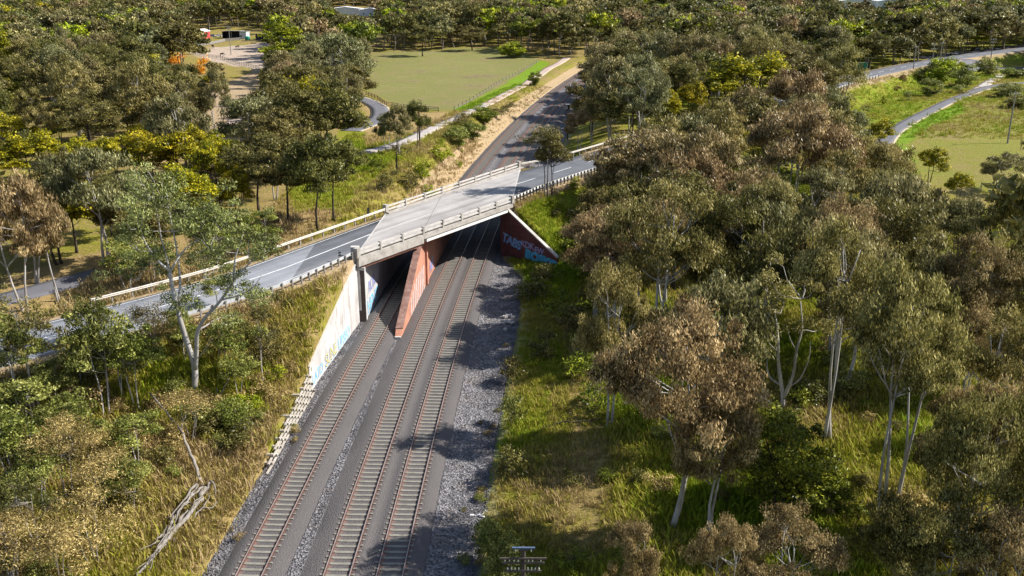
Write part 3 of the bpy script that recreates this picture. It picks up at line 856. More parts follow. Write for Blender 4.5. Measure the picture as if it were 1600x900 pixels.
ltext('LATO', 83.75, -.40, 1.5, 'spray_cyan', -.022, .028)
ltext('SUNE', 88.1, -.5, 1.9, 'spray_pale', .10, .03)
ltext('SUNE', 88.1, -.46, 1.9, 'spray_navy', .03, .037)
ltext('SUNE', 88.1, -.42, 1.9, 'spray_yellow', -.02, .045)
ltext('UPSEO', 93.0, -.5, 1.7, 'spray_pale', .11, .03)
ltext('UPSEO', 93.0, -.5, 1.7, 'spray_blue', .0, .038)
ltext('UPSEO', 93.05, -.47, 1.7, 'spray_pale', -.045, .046)
# abutment panel, pale blue scrawl
a = Vector((float(t2c(103.6) + dl(103.6)) + .62, 103.6, -.4)); b = Vector((float(t2c(108) + dl(108)) + .62, 108, -.4))
d = (b - a).normalized()
ab = [c for c in bridge.children if c.name.startswith('abutment')][0]
put_text('HENO', 2.4, 'spray_pale', a, d, (d.y, -d.x, 0), ab, .10, .03)
put_text('HENO', 2.4, 'spray_cyan', a, d, (d.y, -d.x, 0), ab, -.03, .045)
put_text('ROK', 2.0, 'spray_lilac', a + d * 1.0 + Vector((0, 0, 2.2)), d, (d.y, -d.x, 0), ab, .04, .03)
# shaded wall
slope = math.atan2(-1.5, 10)
def rtext(body, s, z, size, mat, off=0, lift=.02, tilt=0.0, sy=1):
    put_text(body, size, mat, wa + wd * s + Vector((0, 0, z)), wd, wnv, rwo, off, lift, sy, tilt)
rtext('TABS', .25, 1.7, 1.7, 'spray_blue', .07, .02, -.22)
rtext('TABS', .25, 1.75, 1.7, 'spray_lilac', -.02, .035, -.22)
rtext('· KDK', 3.3, 1.55, 1.25, 'spray_lilac', .03, .02, -.06)
rtext('EW', 6.3, 1.15, 1.15, 'spray_lilac', .03, .02, -.06)
rtext('BOSKO', 4.6, .15, 1.9, 'spray_cyan', .16, .02, -.13, .85)
rtext('BOSKO', 4.6, .2, 1.9, 'spray_blue', -.02, .035, -.13, .85)
# stripes of writing seen through the span, on the far part of the brick pier
put_text('NEK', 2.2, 'spray_lilac', Vector((pc(117.5) + .38, 117.5, .2)), (.06, 1, 0), (1, -.06, 0), pier, .04, .02)

# ------------------------------------------------------------------ crib wall of concrete lattice
crib = thing('crib_wall', 'low crib wall of white concrete lattice blocks at the end of the pale wing wall', 'retaining wall', (float(t2c(76) + dl(76)), 76, -.7))
ST = MB().box((0, 0, 0), (.15, 1.36, .12)).mesh('crib_block', M['crib_concrete'])
HD = MB().box((0, 0, 0), (.75, .20, .20)).mesh('crib_block', M['crib_concrete'])
random.seed(8)
for r in range(7):
    z = .08 + r * .36
    top = lambda Y: np.interp(Y, [67.5, 72, 83], [.55, 1.15, 2.2])
    y = 68.0 + (.7 if r % 2 else 0)
    while y < 82.3:
        if z < top(y) - .1:
            o = obj('crib_block', ST, crib)
            j = 1.0 if y < 72 else .15
            yy = y + random.uniform(-.03, .03) * j
            o.location = (float(t2c(yy) + dl(yy)) - crib.location.x + .52 - z * .16 + random.uniform(-.05, .05) * j, yy - 76, z + random.uniform(-.04, .04) * j)
            o.rotation_euler = (random.uniform(-.08, .08) * j, 0, random.uniform(-.07, .07) * j - .02)
            h = obj('crib_block', HD, crib)
            h.location = (o.location.x - .24, o.location.y + .7, z + .18)
        y += 1.4

# ------------------------------------------------------------------ guard rails
def guard_rail(pts, label, z=ROAD_Z, mat='galv', post='black_paint', sp=2.0, block=False, beam_h=.32, hz=.62, side=-1):
    p = densify(pts, .5); s = np.concatenate([[0], np.cumsum(np.linalg.norm(np.diff(p, axis=0), axis=1))])
    c = p[len(p) // 2]
    t = thing('guard_rail', label, 'guard rail', (c[0], c[1], z), 0, 'guard rails along the road')
    n = int(s[-1] / sp)
    xs = np.interp(np.linspace(0, s[-1], n * 2 + 1), s, p[:, 0]); yv = np.interp(np.linspace(0, s[-1], n * 2 + 1), s, p[:, 1])
    prof = [(0, -beam_h / 2), (.06, -beam_h * .3), (.06, -beam_h * .18), (0, -.01), (0, .01), (.06, beam_h * .18), (.06, beam_h * .3), (0, beam_h / 2), (-.03, beam_h / 2), (-.03, -beam_h / 2)]
    q = np.stack([xs, yv], -1); d = np.gradient(q, axis=0); d /= np.linalg.norm(d, axis=1)[:, None]; nn = np.stack([d[:, 1], -d[:, 0]], -1) * side
    k = len(prof); vs = []
    for i in range(len(q)):
        for u, h in prof: vs.append((q[i, 0] + nn[i, 0] * u - c[0], q[i, 1] + nn[i, 1] * u - c[1], hz + h))
    fs = []
    for i in range(len(q) - 1):
        for j in range(k):
            j2 = (j + 1) % k; fs.append((i * k + j, (i + 1) * k + j, (i + 1) * k + j2, i * k + j2))
    fs.append(tuple(range(k))); fs.append(tuple(reversed(range((len(q) - 1) * k, len(q) * k))))
    MB().add(vs, fs).build('beam', M[mat], t)
    pm = MB().box((0, 0, .05), (.15, .12, 1.5)).mesh('post', M[post])
    for i in range(0, len(q), 2):
        o = obj('post', pm, t)
        o.location = (q[i, 0] - nn[i, 0] * .14 - c[0], q[i, 1] - nn[i, 1] * .14 - c[1], 0); o.rotation_euler = (0, 0, math.atan2(d[i, 1], d[i, 0]))
    return t
gl = offs(left_c, 5.0); gfl = offs(left_c, -5.0)
def cut(poly, f): return [tuple(p) for p in poly if f(p)]
guard_rail(cut(gl, lambda p: -34 < p[0] < -20) + [(-17.6, 101.0)], 'pale guard rail with grey posts on the near verge left of the bridge', mat='galv', post='timber_grey', sp=1.3)
guard_rail(cut(gfl, lambda p: p[0] > -41.5 and p[1] < 119.5) + [(-16.5, 121.6)], 'long cream guard rail along the far verge left of the bridge', mat='cream_paint', post='timber_grey', side=1)
gr = offs(right_c, 5.0); gfr = offs(right_c, -5.0)
guard_rail([(.1, 128.2)] + cut(gr, lambda p: p[1] > 131 and p[0] < 40), 'white guard rail with dark posts on the near verge right of the bridge', mat='white_paint', sp=1.0)
guard_rail([(1.5, 152.6)] + cut(gfr, lambda p: p[1] > 156 and p[0] < 45), 'cream guard rail along the far verge right of the bridge', mat='cream_paint', post='timber_grey', side=1)
guard_rail([tuple(p) for p in offs(right_c, 5.2) if 84 < p[0] < 110], 'distant grey guard rail beside the highway under the green sign', mat='galv', sp=2.5)

# ------------------------------------------------------------------ small street furniture
def hazard_marker(loc, rz, label):
    t = thing('hazard_marker', label, 'road sign', loc, rz, 'bridge end markers')
    MB().tube([(0, 0, -.3), (0, 0, 1.25)], .035, 6).build('post', M['galv'], t)
    MB().box((0, -.05, .85), (.34, .02, .95)).build('board', M['black_paint'], t)
    mb = MB()
    for k in range(3):
        z = .5 + k * .3
        mb.hexa([(-.17, -.066, z), (.17, -.066, z + .14), (.17, -.0605, z + .14), (-.17, -.0605, z)], [(-.17, -.066, z + .13), (.17, -.066, z + .27), (.17, -.0605, z + .27), (-.17, -.0605, z + .13)])
    mb.build('stripe', M['white_paint'], t)
hazard_marker((-18.4, 119.6, ROAD_Z), math.pi - .5, 'dark hazard marker board at the far left end of the bridge')
hazard_marker((-18.7, 100.2, ROAD_Z - .1), -.5, 'dark hazard marker board at the near left end of the bridge')
hazard_marker((1.0, 130.6, ROAD_Z - .1), -.5, 'dark hazard marker board at the near right end of the bridge')

def power_pole(loc, h, label, arms=((.4, 2.2),), mat='timber_grey', rz=0.0, r=.16, group='power poles', stay=False):
    t = thing('power_pole', label, 'power pole', loc, rz, group)
    MB().tube([(0, 0, -.6), (0, 0, h * .5), (0, 0, h)], [r * 1.2, r, r * .75], 8).build('pole', M[mat], t)
    for dz, w in arms:
        a = MB().box((0, -.16, h - dz), (w, .11, .12)).build('crossarm', M[mat], t)
        for k in range(4):
            x = (-.46 + k * .307) * w
            MB().tube([(x, -.16, h - dz + .06), (x, -.16, h - dz + .15), (x, -.16, h - dz + .19), (x, -.16, h - dz + .3)], [.03, .03, .07, .05], 6).build('insulator', M['porcelain'], a)
    return t
# railway telegraph pole at the lower edge
tp = thing('telegraph_pole', 'black railway telegraph pole with insulator arms among bushes at the lower edge', 'telegraph pole', (.62, 45.0, zat(.62, 45)))
g0 = tp.location.z
MB().tube([(0, 0, -.6), (0, 0, 3), (0, 0, 7.35 - g0)], [.18, .15, .13], 8).build('pole', M['timber_dark'], tp)
def arm(z, w, mat, ins, dz=.0, down=False):
    a = MB().box((0, -.14, z - g0), (w, .09, .10)).build('crossarm', M[mat], tp)
    for x in ins:
        s = -1 if down else 1
        MB().tube([(x, -.14, z - g0 + s * .05), (x, -.14, z - g0 + s * .10), (x, -.14, z - g0 + s * .13), (x, -.14, z - g0 + s * .22)], [.015, .018, .038, .028], 6).build('insulator', M['porcelain'], a)
arm(7.40, 1.25, 'blue_grey', (-.42, .42), down=True)
arm(7.395 - .12, .5, 'timber_dark', ())
arm(6.74, 2.55, 'timber_dark', ())
arm(6.46, 2.3, 'timber_dark', (-1.0, -.75, -.5, -.28, .28, .5, .95))
arm(5.95, 1.95, 'timber_dark', (-.85, -.65, -.45, -.25, .25, .45, .65, .85))
for x in (-.72, .72): MB().beam((x, -.14, 5.9 - g0), (x, -.14, 6.8 - g0), .06, .06, up=(0, 1, 0)).build('strut', M['timber_dark'], tp)

# signal mast beyond the bridge
p = G(887, 216, .0)
sg = thing('signal_mast', 'dark railway signal mast with ladder beside the far tracks', 'signal mast', (p.x, p.y, -.4))
MB().tube([(0, 0, -.3), (0, 0, 8.2)], [.11, .08], 8).build('mast', M['black_paint'], sg)
mb = MB()
for x in (-.42, -.12): mb.beam((x, -.05, 0), (x, -.05, 7.2), .05, .05, up=(0, 1, 0))
for k in range(18): mb.beam((-.42, -.05, .3 + k * .39), (-.12, -.05, .3 + k * .39), .035, .035)
mb.build('ladder', M['black_paint'], sg)
MB().box((.1, -.2, 7.7), (.5, .25, 1.1)).build('signal_head', M['black_paint'], sg)
MB().box((0, -.1, 8.25), (1.2, .5, .08)).build('platform', M['galv'], sg)
p = G(909, 176, .0)
wp = thing('white_post', 'thin white trackside post beyond the dark signal mast', 'post', (p.x, p.y, -.3))
MB().tube([(0, 0, -.2), (0, 0, 5.4)], .09, 8).build('pole', M['white_paint'], wp)
MB().box((0, -.1, 5.0), (.35, .16, .5)).build('lamp_box', M['white_paint'], wp)

for px, py, top, arms, lab, mat in [
        (361, 86, 44, ((.4, 2.6), (1.5, 2.0)), 'pale power pole standing in the dirt yard', 'timber_grey'),
        (1574, 224, 148, ((.5, 2.4),), 'leaning grey power pole in the right hand field', 'timber_grey'),
        (1453, 124, 72, ((.5, 2.4), (1.8, 2.4)), 'grey power pole behind the bright green bushes', 'timber_grey'),
        (1427, 108, 74, ((.5, 1.0),), 'thick grey pole beside the highway bend', 'timber_grey'),
        (1548, 92, 62, ((.5, 2.6), (1.5, 2.6)), 'double armed power pole near the top right corner', 'timber_grey'),
        (656, 228, 172, ((.5, 1.8),), 'thin dark power pole beside the gravel path and small gum', 'timber_dark'),
        (1468, 100, 68, ((.5, 2.4),), 'slim grey power pole by the side road junction', 'timber_grey')]:
    p = G(px, py)
    d = P(p.x, p.y, p.z)[2]
    h = (py - top) * d / 1500 / _c
    power_pole(p, h, lab, arms, mat, .3)

def highway_sign():
    p = G(1346, 117)
    t = thing('road_sign', 'green highway direction sign beside the distant road', 'road sign', p, .5)
    for x in (-1.6, 1.6): MB().tube([(x, 0, -.3), (x, 0, 4.1)], .08, 6).build('post', M['galv'], t)
    MB().box((0, -.12, 2.9), (4.6, .08, 2.4)).build('panel', M['sign_green'], t)
    mb = MB()
    for z in (1.72, 4.08): mb.box((0, -.165, z), (4.6, .015, .07))
    for x in (-2.26, 2.26): mb.box((x, -.165, 2.9), (.07, .015, 2.28))
    mb.build('border', M['white_paint'], t)
highway_sign()

# ------------------------------------------------------------------ sheds, yard, cars
def shed(px, py, w, dp, h, wallm, roofm, label, rz=0.0, open_front=False, ridge=.0, cat='shed'):
    p = G(px, py)
    t = thing('shed', label, cat, p, rz, 'farm sheds by the yard')
    wt = .12
    mb = MB()
    mb.box((0, dp - wt / 2, h / 2), (w, wt, h)).box((-w / 2 + wt / 2, dp / 2 - .001, h / 2), (wt, dp - 2 * wt, h)).box((w / 2 - wt / 2, dp / 2 - .001, h / 2), (wt, dp - 2 * wt, h))
    if not open_front: mb.box((0, wt / 2, h / 2), (w, wt, h))
    mb.build('wall', M[wallm], t)
    hx, y0, y1 = w / 2 + .3, -.35, dp + .35
    rf = MB()
    rz0, rz1 = h + .02, h + .02 + ridge
    if ridge > 0:
        rf.hexa([(-hx, y0, rz0), (0, y0, rz1), (0, y1, rz1), (-hx, y1, rz0)], [(-hx, y0, rz0 + .12), (0, y0, rz1 + .12), (0, y1, rz1 + .12), (-hx, y1, rz0 + .12)])
        rf.hexa([(0, y0, rz1), (hx, y0, rz0), (hx, y1, rz0), (0, y1, rz1)], [(0, y0, rz1 + .12), (hx, y0, rz0 + .12), (hx, y1, rz0 + .12), (0, y1, rz1 + .12)])
        for yy in (wt, dp - wt): MB().add([(-w / 2, yy, h), (w / 2, yy, h), (0, yy, h + ridge * .95)], [(0, 1, 2)]).build('gable', M[wallm], t)
    else:
        rf.hexa([(-hx, y0, rz0 + .35), (hx, y0, rz0 + .35), (hx, y1, rz0), (-hx, y1, rz0)], [(-hx, y0, rz0 + .47), (hx, y0, rz0 + .47), (hx, y1, rz0 + .12), (-hx, y1, rz0 + .12)])
    rf.build('roof', M[roofm], t)
    if open_front:
        n = max(2, int(w / 4))
        for k in range(n + 1): MB().box((-w / 2 + .1 + (w - .2) * k / n, .1, h / 2), (.16, .16, h)).build('post', M['galv'], t)
    else:
        MB().box((w * .12, -.03, 1.1), (min(3, w * .3), .05, 2.2)).build('door', M[wallm], t)
        MB().box((-w * .28, -.03, 1.6), (1.0, .05, .8)).build('window', M['glass_dark'], t)
    return t
shed(297, 71, 7.5, 5, 4.0, 'green_sheet', 'white_sheet', 'green walled shed with a white roof at the left of the dirt yard', -.25)
shed(311, 60, 6.5, 6, 3.6, 'red_sheet', 'white_sheet', 'red walled shed with white roof behind the green shed', -.3, ridge=1.2)
shed(295, 56, 6, 5, 3.2, 'pale_sheet', 'white_sheet', 'small white roofed shed left of the red shed', -.3)
shed(362, 60, 10.5, 6, 3.6, 'navy_sheet', 'pale_sheet', 'long dark open fronted shed behind the dirt yard', -.05, True)
shed(380, 61, 3.6, 6, 3.6, 'pale_sheet', 'pale_sheet', 'pale blue sheeted bay at the end of the dark shed', -.05)
shed(407, 63, 5, 4, 3.0, 'navy_sheet', 'white_sheet', 'small dark shed with a white roof right of the yard', .0)
p = G(387, 63)
wt_ = thing('water_tank', 'small green water tank beside the pale shed bay', 'water tank', p)
MB().tube([(0, 0, 0), (0, 0, 1.7), (0, 0, 1.95), (0, 0, 2.05)], [1.3, 1.3, 1.0, .25], 14).build('tank', M['green_sheet'], wt_)
MB().tube([(0, 0, 2.05), (0, 0, 2.2)], .3, 10).build('lid', M['green_sheet'], wt_)
for px, py, w, dp, h, lab in [(540, 24, 26, 12, 4.5, 'long white roofed building in the forest beyond the paddock'), (578, 25, 16, 12, 4, 'shorter white roofed building beside the long one in the far forest'), (1335, 14, 26, 12, 6, 'white roofed building among trees at the top right'), (1392, 14, 22, 12, 6, 'second white roofed building among trees at the top right'), (1030, 88, 12, 8, 3.5, 'grey roofed house hidden in trees beyond the railway')]:
    t = shed(px, py, w, dp, h, 'pale_sheet', 'white_sheet', lab, .1, ridge=1.6, cat='building'); t.name = 'building'; t['group'] = 'far buildings'

def car(px, py, mat, label, rz):
    p = G(px, py)
    t = thing('parked_car', label, 'car', p, rz, 'parked cars')
    sec = [(-2.1, .45, .75), (-2.0, .4, .95), (-1.0, .38, 1.02), (1.9, .38, 1.0), (2.1, .45, .85)]
    mb = MB(); vs = []; W = .86
    for x, zb, zt in sec: vs += [(x, -W, zb), (x, W, zb), (x, W * .97, zt), (x, -W * .97, zt)]
    fs = [(0, 1, 2, 3), (16, 19, 18, 17)]
    for i in range(4):
        for j in range(4): j2 = (j + 1) % 4; fs.append((i * 4 + j, i * 4 + j2 + 0, (i + 1) * 4 + j2, (i + 1) * 4 + j))
    mb.add(vs, fs).build('body', M[mat], t)
    MB().hexa([(-1.1, -.8, 1.0), (1.75, -.8, 1.0), (1.75, .8, 1.0), (-1.1, .8, 1.0)], [(-.5, -.66, 1.48), (1.4, -.66, 1.48), (1.4, .66, 1.48), (-.5, .66, 1.48)]).build('windows', M['glass_dark'], t)
    MB().box((.45, 0, 1.5), (1.95, 1.36, .05)).build('roof', M[mat], t)
    for x in (-1.3, 1.3):
        for y in (-.86, .86): MB().tube([(x, y - .1, .33), (x, y + .1, .33)], .33, 12).build('wheel', M['rubber'], t)
car(331, 58, 'car_blue', 'blue car parked left of the dark open shed', .2)
car(341, 58, 'car_white', 'white car parked between the blue car and the dark shed', .25)
car(1492, 86, 'car_white', 'white car on the side road at the top right', .3)
car(1524, 80, 'black_paint', 'dark car on the side road at the top right', .3)

def rail_fence(pix, label, mat='timber_grey', h=1.2, sp=3.0, rails=3, solid=False):
    p = densify([tuple(G(x, y).xy) for x, y in pix], sp)
    c = p[len(p) // 2]; z0 = zat(*c)
    t = thing('fence', label, 'fence', (c[0], c[1], z0), 0, 'paddock fences')
    pm = MB().box((0, 0, h / 2 - .2), (.14, .14, h + .4)).mesh('post', M[mat])
    zs = [zat(*q) for q in p]
    for q, z in zip(p, zs):
        o = obj('post', pm, t); o.location = (q[0] - c[0], q[1] - c[1], z - z0)
    for i in range(len(p) - 1):
        for k in range(rails):
            zz = h * (.3 + .65 * k / max(1, rails - 1))
            MB().beam((p[i][0] - c[0], p[i][1] - c[1], zs[i] - z0 + zz), (p[i + 1][0] - c[0], p[i + 1][1] - c[1], zs[i + 1] - z0 + zz), .05, .12 if not solid else h * .3).build('rail', M[mat], t)
rail_fence([(300, 78), (322, 71), (352, 65), (375, 63)], 'grey fence along the left side of the dirt yard', 'timber_grey', 1.4, 4, 3, True)
rail_fence([(378, 66), (420, 66), (440, 67)], 'low timber fence at the back of the dirt yard', 'timber_grey', 1.2, 4)
rail_fence([(300, 84), (345, 92), (400, 108), (440, 120)], 'timber fence along the near side of the dirt yard', 'timber_grey', 1.3, 3.5)
rail_fence([(572, 149), (590, 156), (604, 166), (640, 172), (685, 175)], 'dark timber fence along the paddock beside the driveway', 'timber_dark', 1.2, 3.0)
rail_fence([(710, 172), (780, 130), (842, 96)], 'thin wire fence between paddock and bright green strip', 'timber_grey', 1.1, 6, 1)

def horse(px, py, label, rz):
    p = G(px, py)
    t = thing('horse', label, 'horse', p, rz, 'horses in the dirt yard')
    me = bpy.data.meshes.new('body')
    pts = [(0, 0, 1.15), (-.55, 0, 1.2), (-.8, 0, 1.15), (.55, 0, 1.25), (.85, 0, 1.5), (1.05, 0, 1.2), (1.25, 0, .75), (1.33, 0, .45)]
    rad = [.30, .30, .2, .28, .17, .13, .12, .07]
    ed = [(0, 1), (1, 2), (0, 3), (3, 4), (4, 5), (5, 6), (6, 7)]
    def leg(parent, x, y, front):
        n = len(pts)
        kx = x + (.02 if front else -.08)
        pts.extend([(x, y, .95), (kx, y, .52), (x + .02, y, .08)]); rad.extend([.14, .07, .06])
        ed.extend([(parent, n), (n, n + 1), (n + 1, n + 2)])
    leg(3, .5, .17, True); leg(3, .45, -.17, True); leg(1, -.6, .17, False); leg(1, -.65, -.17, False)
    n = len(pts); pts.extend([(-.95, 0, .95), (-.98, 0, .5)]); rad.extend([.05, .06]); ed.extend([(2, n), (n, n + 1)])
    me.from_pydata(pts, ed, [])
    me.materials.append(M['horse_dark'])
    o = obj('body', me, t)
    o.modifiers.new('skin', 'SKIN'); s = o.modifiers.new('sub', 'SUBSURF'); s.levels = 1; s.render_levels = 1
    for i, r in enumerate(rad): me.skin_vertices[0].data[i].radius = (r, r)
    me.skin_vertices[0].data[0].use_root = True
horse(371, 76, 'dark horse standing in the middle of the dirt yard', .6)
horse(333, 75, 'dark horse grazing near the grey yard fence', 2.4)
horse(347, 88, 'dark horse grazing near the pale power pole', .2)

# ------------------------------------------------------------------ trees and shrubs
def leaves(centres, rads, n_each, L, W, rng, flat=.75, droop=.5, top=.35, vclump=.5, up_norm=0.0):
    """rhombic leaf sprays in clumps; returns verts, quads, per leaf value"""
    c = np.repeat(centres, n_each, 0); r = np.repeat(rads, n_each)
    n = len(c)
    d = rng.normal(size=(n, 3)); d /= np.linalg.norm(d, axis=1)[:, None]
    d[:, 2] = d[:, 2] * (1 - top) + np.abs(d[:, 2]) * top
    rr = r * (rng.uniform(.15, 1, n) ** .5 + np.abs(rng.normal(size=n)) * .13)
    p = c + d * rr[:, None] * np.array([1, 1, flat])
    a = rng.normal(size=(n, 3)); a /= np.linalg.norm(a, axis=1)[:, None]
    a = a * (1 - droop) + np.array([0, 0, -1.0]) * droop
    a /= np.linalg.norm(a, axis=1)[:, None]
    nn = rng.normal(size=(n, 3)) * .6 + d * 1.35 + np.array([0, 0, .3 + up_norm])
    b = np.cross(a, nn); b /= (np.linalg.norm(b, axis=1)[:, None] + 1e-9)
    l = L * rng.uniform(.6, 1.35, n)[:, None] / 2; w = W * rng.uniform(.6, 1.35, n)[:, None] / 2
    bend = np.cross(a, b) * (l * .25)
    V = np.stack([p - a * l, p + b * w + bend, p + a * l, p - b * w + bend], 1).reshape(-1, 3)
    Q = np.arange(n * 4).reshape(-1, 4)
    cv = np.repeat(rng.uniform(0, 1, len(centres)), n_each)
    v = np.clip(cv * vclump + rng.uniform(0, 1, n) * (1 - vclump), 0, 1)
    return V, Q, v

def curve(a, b, rng, wob=.12, n=5, sag=0.0):
    a = np.array(a, float); b = np.array(b, float); L = np.linalg.norm(b - a)
    out = []
    o = rng.normal(size=3) * wob * L; o2 = rng.normal(size=3) * wob * L * .5
    for i in range(n):
        t = i / (n - 1)
        p = a + (b - a) * t + o * math.sin(math.pi * t) * .6 + o2 * math.sin(2 * math.pi * t) * .5
        p[2] += sag * L * math.sin(math.pi * t)
        out.append(tuple(p))
    return out

def tree_mesh(seed, h, w, base, lobes, clumps, nleaf, L, W, leafm, barkm, rc=1.0, droop=.5, stems=1, r0=.2, lobe_r=.42, flat=.75, dome=1.0, bare=0.0, fork=.35, top=.35, up_norm=0.0, lean=0.0, elmin=-.55):
    rng = np.random.default_rng(seed)
    zc = h * (base + 1) / 2; hz = h * (1 - base) / 2
    lc = []
    for k in range(lobes):
        az = 2 * math.pi * (k * .618 + rng.uniform(-.12, .12)); el = rng.uniform(elmin, 1.0)
        if k == 0: el = 1.0
        rr = math.sqrt(max(0, 1 - min(1, abs(el)) ** 2 * .85)) * rng.uniform(.5, .78)
        lc.append((math.cos(az) * rr * w / 2, math.sin(az) * rr * w / 2, zc + el * hz * .62 * dome))
    lc = np.array(lc); lc[:, 0] += lean * (lc[:, 2] / h) * h * .1
    lr = w / 2 * lobe_r * rng.uniform(.75, 1.25, lobes)
    mb = MB(); cc = []; cr = []
    stem_pts = []
    for s in range(stems):
        ang = 2 * math.pi * s / stems + rng.uniform(0, 1)
        sp = (0 if stems == 1 else .12 * w)
        foot = np.array((math.cos(ang) * .25 * (stems > 1), math.sin(ang) * .25 * (stems > 1), -.4))
        topp = np.array((math.cos(ang) * sp + rng.normal() * .03 * w + lean * h * .06, math.sin(ang) * sp + rng.normal() * .03 * w, h * (base + (1 - base) * .72)))
        pts = curve(foot, topp, rng, .06, 8)
        rad = [r0 * (1 - .82 * (i / 7) ** .8) * (1.35 if i == 0 else 1) for i in range(8)]
        mb.tube(pts, rad, 7)
        stem_pts.append(np.array(pts))
    for k in range(lobes):
        sp = stem_pts[k % stems]
        zt = min(lc[k][2] - .2 * h * rng.uniform(.6, 1.3), sp[-1][2]); zt = max(zt, h * fork * rng.uniform(.7, 1.1))
        i = int(np.clip(np.searchsorted(sp[:, 2], zt), 1, len(sp) - 1))
        st = sp[i]
        rl = r0 * .42 * (1 - .4 * i / 7)
        pts = curve(st, lc[k], rng, .1, 5, -.04)
        mb.tube(pts, [rl, rl * .8, rl * .6, rl * .45, rl * .3], 5)
        for j in range(clumps):
            d = rng.normal(size=3); d /= np.linalg.norm(d); d[2] = d[2] * .55 + abs(d[2]) * .45
            c = lc[k] + d * lr[k] * rng.uniform(.55, 1.05) * np.array([1, 1, .8])
            if j % 3 == 0 or bare > 0:
                mb.tube(curve(pts[3 if j % 2 else 2], c, rng, .12, 4), [rl * .36, rl * .26, rl * .16, rl * .07], 4, cap=False)
            if rng.uniform() >= bare:
                cc.append(c); cr.append(rc * rng.uniform(.55, 1.5))
    if not cc: cc, cr = [lc[0]], [rc * .6]
    V, Q, v = leaves(np.array(cc), np.array(cr), max(1, nleaf // len(cc)), L, W, rng, flat, droop, top, .5, up_norm)
    return mb.mesh('trunk', M[barkm], True), np_mesh('crown', V, Q, M[leafm], fattrs=dict(v=v))

PROTO = {}
def proto(kind, n, **kw):
    seed0 = sum(ord(c) for c in kind) * 13
    PROTO[kind] = [(tree_mesh(seed0 + i * 7, **kw), kw['h'], kw['w']) for i in range(n)]
proto('brown', 5, h=15, w=10.5, base=.20, lobes=15, clumps=9, nleaf=13000, L=.50, W=.13, leafm='leaf_brown', barkm='bark_pale', rc=.85, droop=.6, r0=.19, stems=2, lobe_r=.34, flat=1.0, top=.25)
proto('brown_near', 5, h=17, w=10.5, base=.16, lobes=19, clumps=11, nleaf=31000, L=.30, W=.095, leafm='leaf_brown', barkm='bark_pale', rc=.70, droop=.62, r0=.19, stems=2, lobe_r=.31, flat=1.15, top=.2)
proto('tan_near', 4, h=16, w=10, base=.20, lobes=17, clumps=10, nleaf=22000, L=.30, W=.095, leafm='leaf_tan', barkm='bark_pale', rc=.68, droop=.62, r0=.19, stems=2, lobe_r=.31, flat=1.15, top=.2)
proto('slim_near', 4, h=18, w=8, base=.40, lobes=14, clumps=10, nleaf=17000, L=.30, W=.095, leafm='leaf_tan', barkm='bark_pale', rc=.68, droop=.6, r0=.18, stems=2, lobe_r=.33, fork=.42, flat=1.1, top=.2)
proto('tan', 4, h=15, w=10.5, base=.20, lobes=15, clumps=9, nleaf=12000, L=.50, W=.13, leafm='leaf_tan', barkm='bark_pale', rc=.85, droop=.6, r0=.19, stems=2, lobe_r=.34, flat=1.0, top=.25)
proto('olive', 5, h=13, w=11, base=.20, lobes=15, clumps=10, nleaf=13000, L=.44, W=.17, leafm='leaf_olive', barkm='bark_dark', rc=.9, droop=.4, r0=.24, stems=1, lobe_r=.36)
proto('olive_near', 3, h=14, w=10.5, base=.18, lobes=17, clumps=10, nleaf=17000, L=.38, W=.10, leafm='leaf_olive', barkm='bark_grey', rc=.78, droop=.55, r0=.22, stems=2, lobe_r=.33, flat=1.0, top=.25)
proto('grey', 4, h=15.5, w=10.5, base=.16, lobes=16, clumps=10, nleaf=13000, L=.48, W=.14, leafm='leaf_grey', barkm='bark_pale', rc=.85, droop=.6, r0=.22, stems=2, lobe_r=.34, flat=1.05, top=.25)
proto('gold', 4, h=10, w=10, base=.16, lobes=15, clumps=9, nleaf=10000, L=.40, W=.22, leafm='leaf_gold', barkm='bark_dark', rc=.85, droop=.05, r0=.2, stems=2, lobe_r=.36, dome=1.0, up_norm=.6)
proto('lime', 2, h=16, w=10, base=.18, lobes=14, clumps=9, nleaf=10000, L=.45, W=.24, leafm='leaf_lime', barkm='bark_grey', rc=.95, droop=.1, r0=.24, lobe_r=.36, up_norm=.5)
proto('dark', 3, elmin=-.9, h=9, w=9, base=.02, lobes=15, clumps=10, nleaf=15000, L=.30, W=.15, leafm='leaf_dark', barkm='bark_dark', rc=.8, droop=.15, r0=.2, stems=2, lobe_r=.40, up_norm=.3)
proto('fresh', 4, h=7, w=4.6, base=.2, lobes=8, clumps=8, nleaf=5200, L=.26, W=.10, leafm='leaf_fresh', barkm='bark_pale', rc=.55, droop=.35, r0=.075, stems=2, lobe_r=.5)
proto('drysapling', 4, h=6, w=4.2, base=.15, lobes=8, clumps=7, nleaf=4200, L=.19, W=.055, leafm='leaf_dry', barkm='bark_grey', rc=.75, droop=.4, r0=.065, stems=3, lobe_r=.6, bare=.3)
proto('thin', 2, h=10, w=6, base=.30, lobes=10, clumps=9, nleaf=2600, L=.30, W=.10, leafm='leaf_olive', barkm='bark_grey', rc=.6, droop=.3, r0=.13, stems=2, lobe_r=.5, bare=.4)
proto('bare', 3, h=9, w=7, base=.25, lobes=10, clumps=9, nleaf=300, L=.25, W=.08, leafm='leaf_dry', barkm='bark_pale', rc=.5, droop=.3, r0=.16, stems=3, lobe_r=.5, bare=.93)
proto('snag', 2, h=7, w=6, base=.2, lobes=9, clumps=7, nleaf=60, L=.2, W=.07, leafm='leaf_dry', barkm='bark_dark', rc=.4, droop=.3, r0=.2, stems=1, lobe_r=.5, bare=.97)
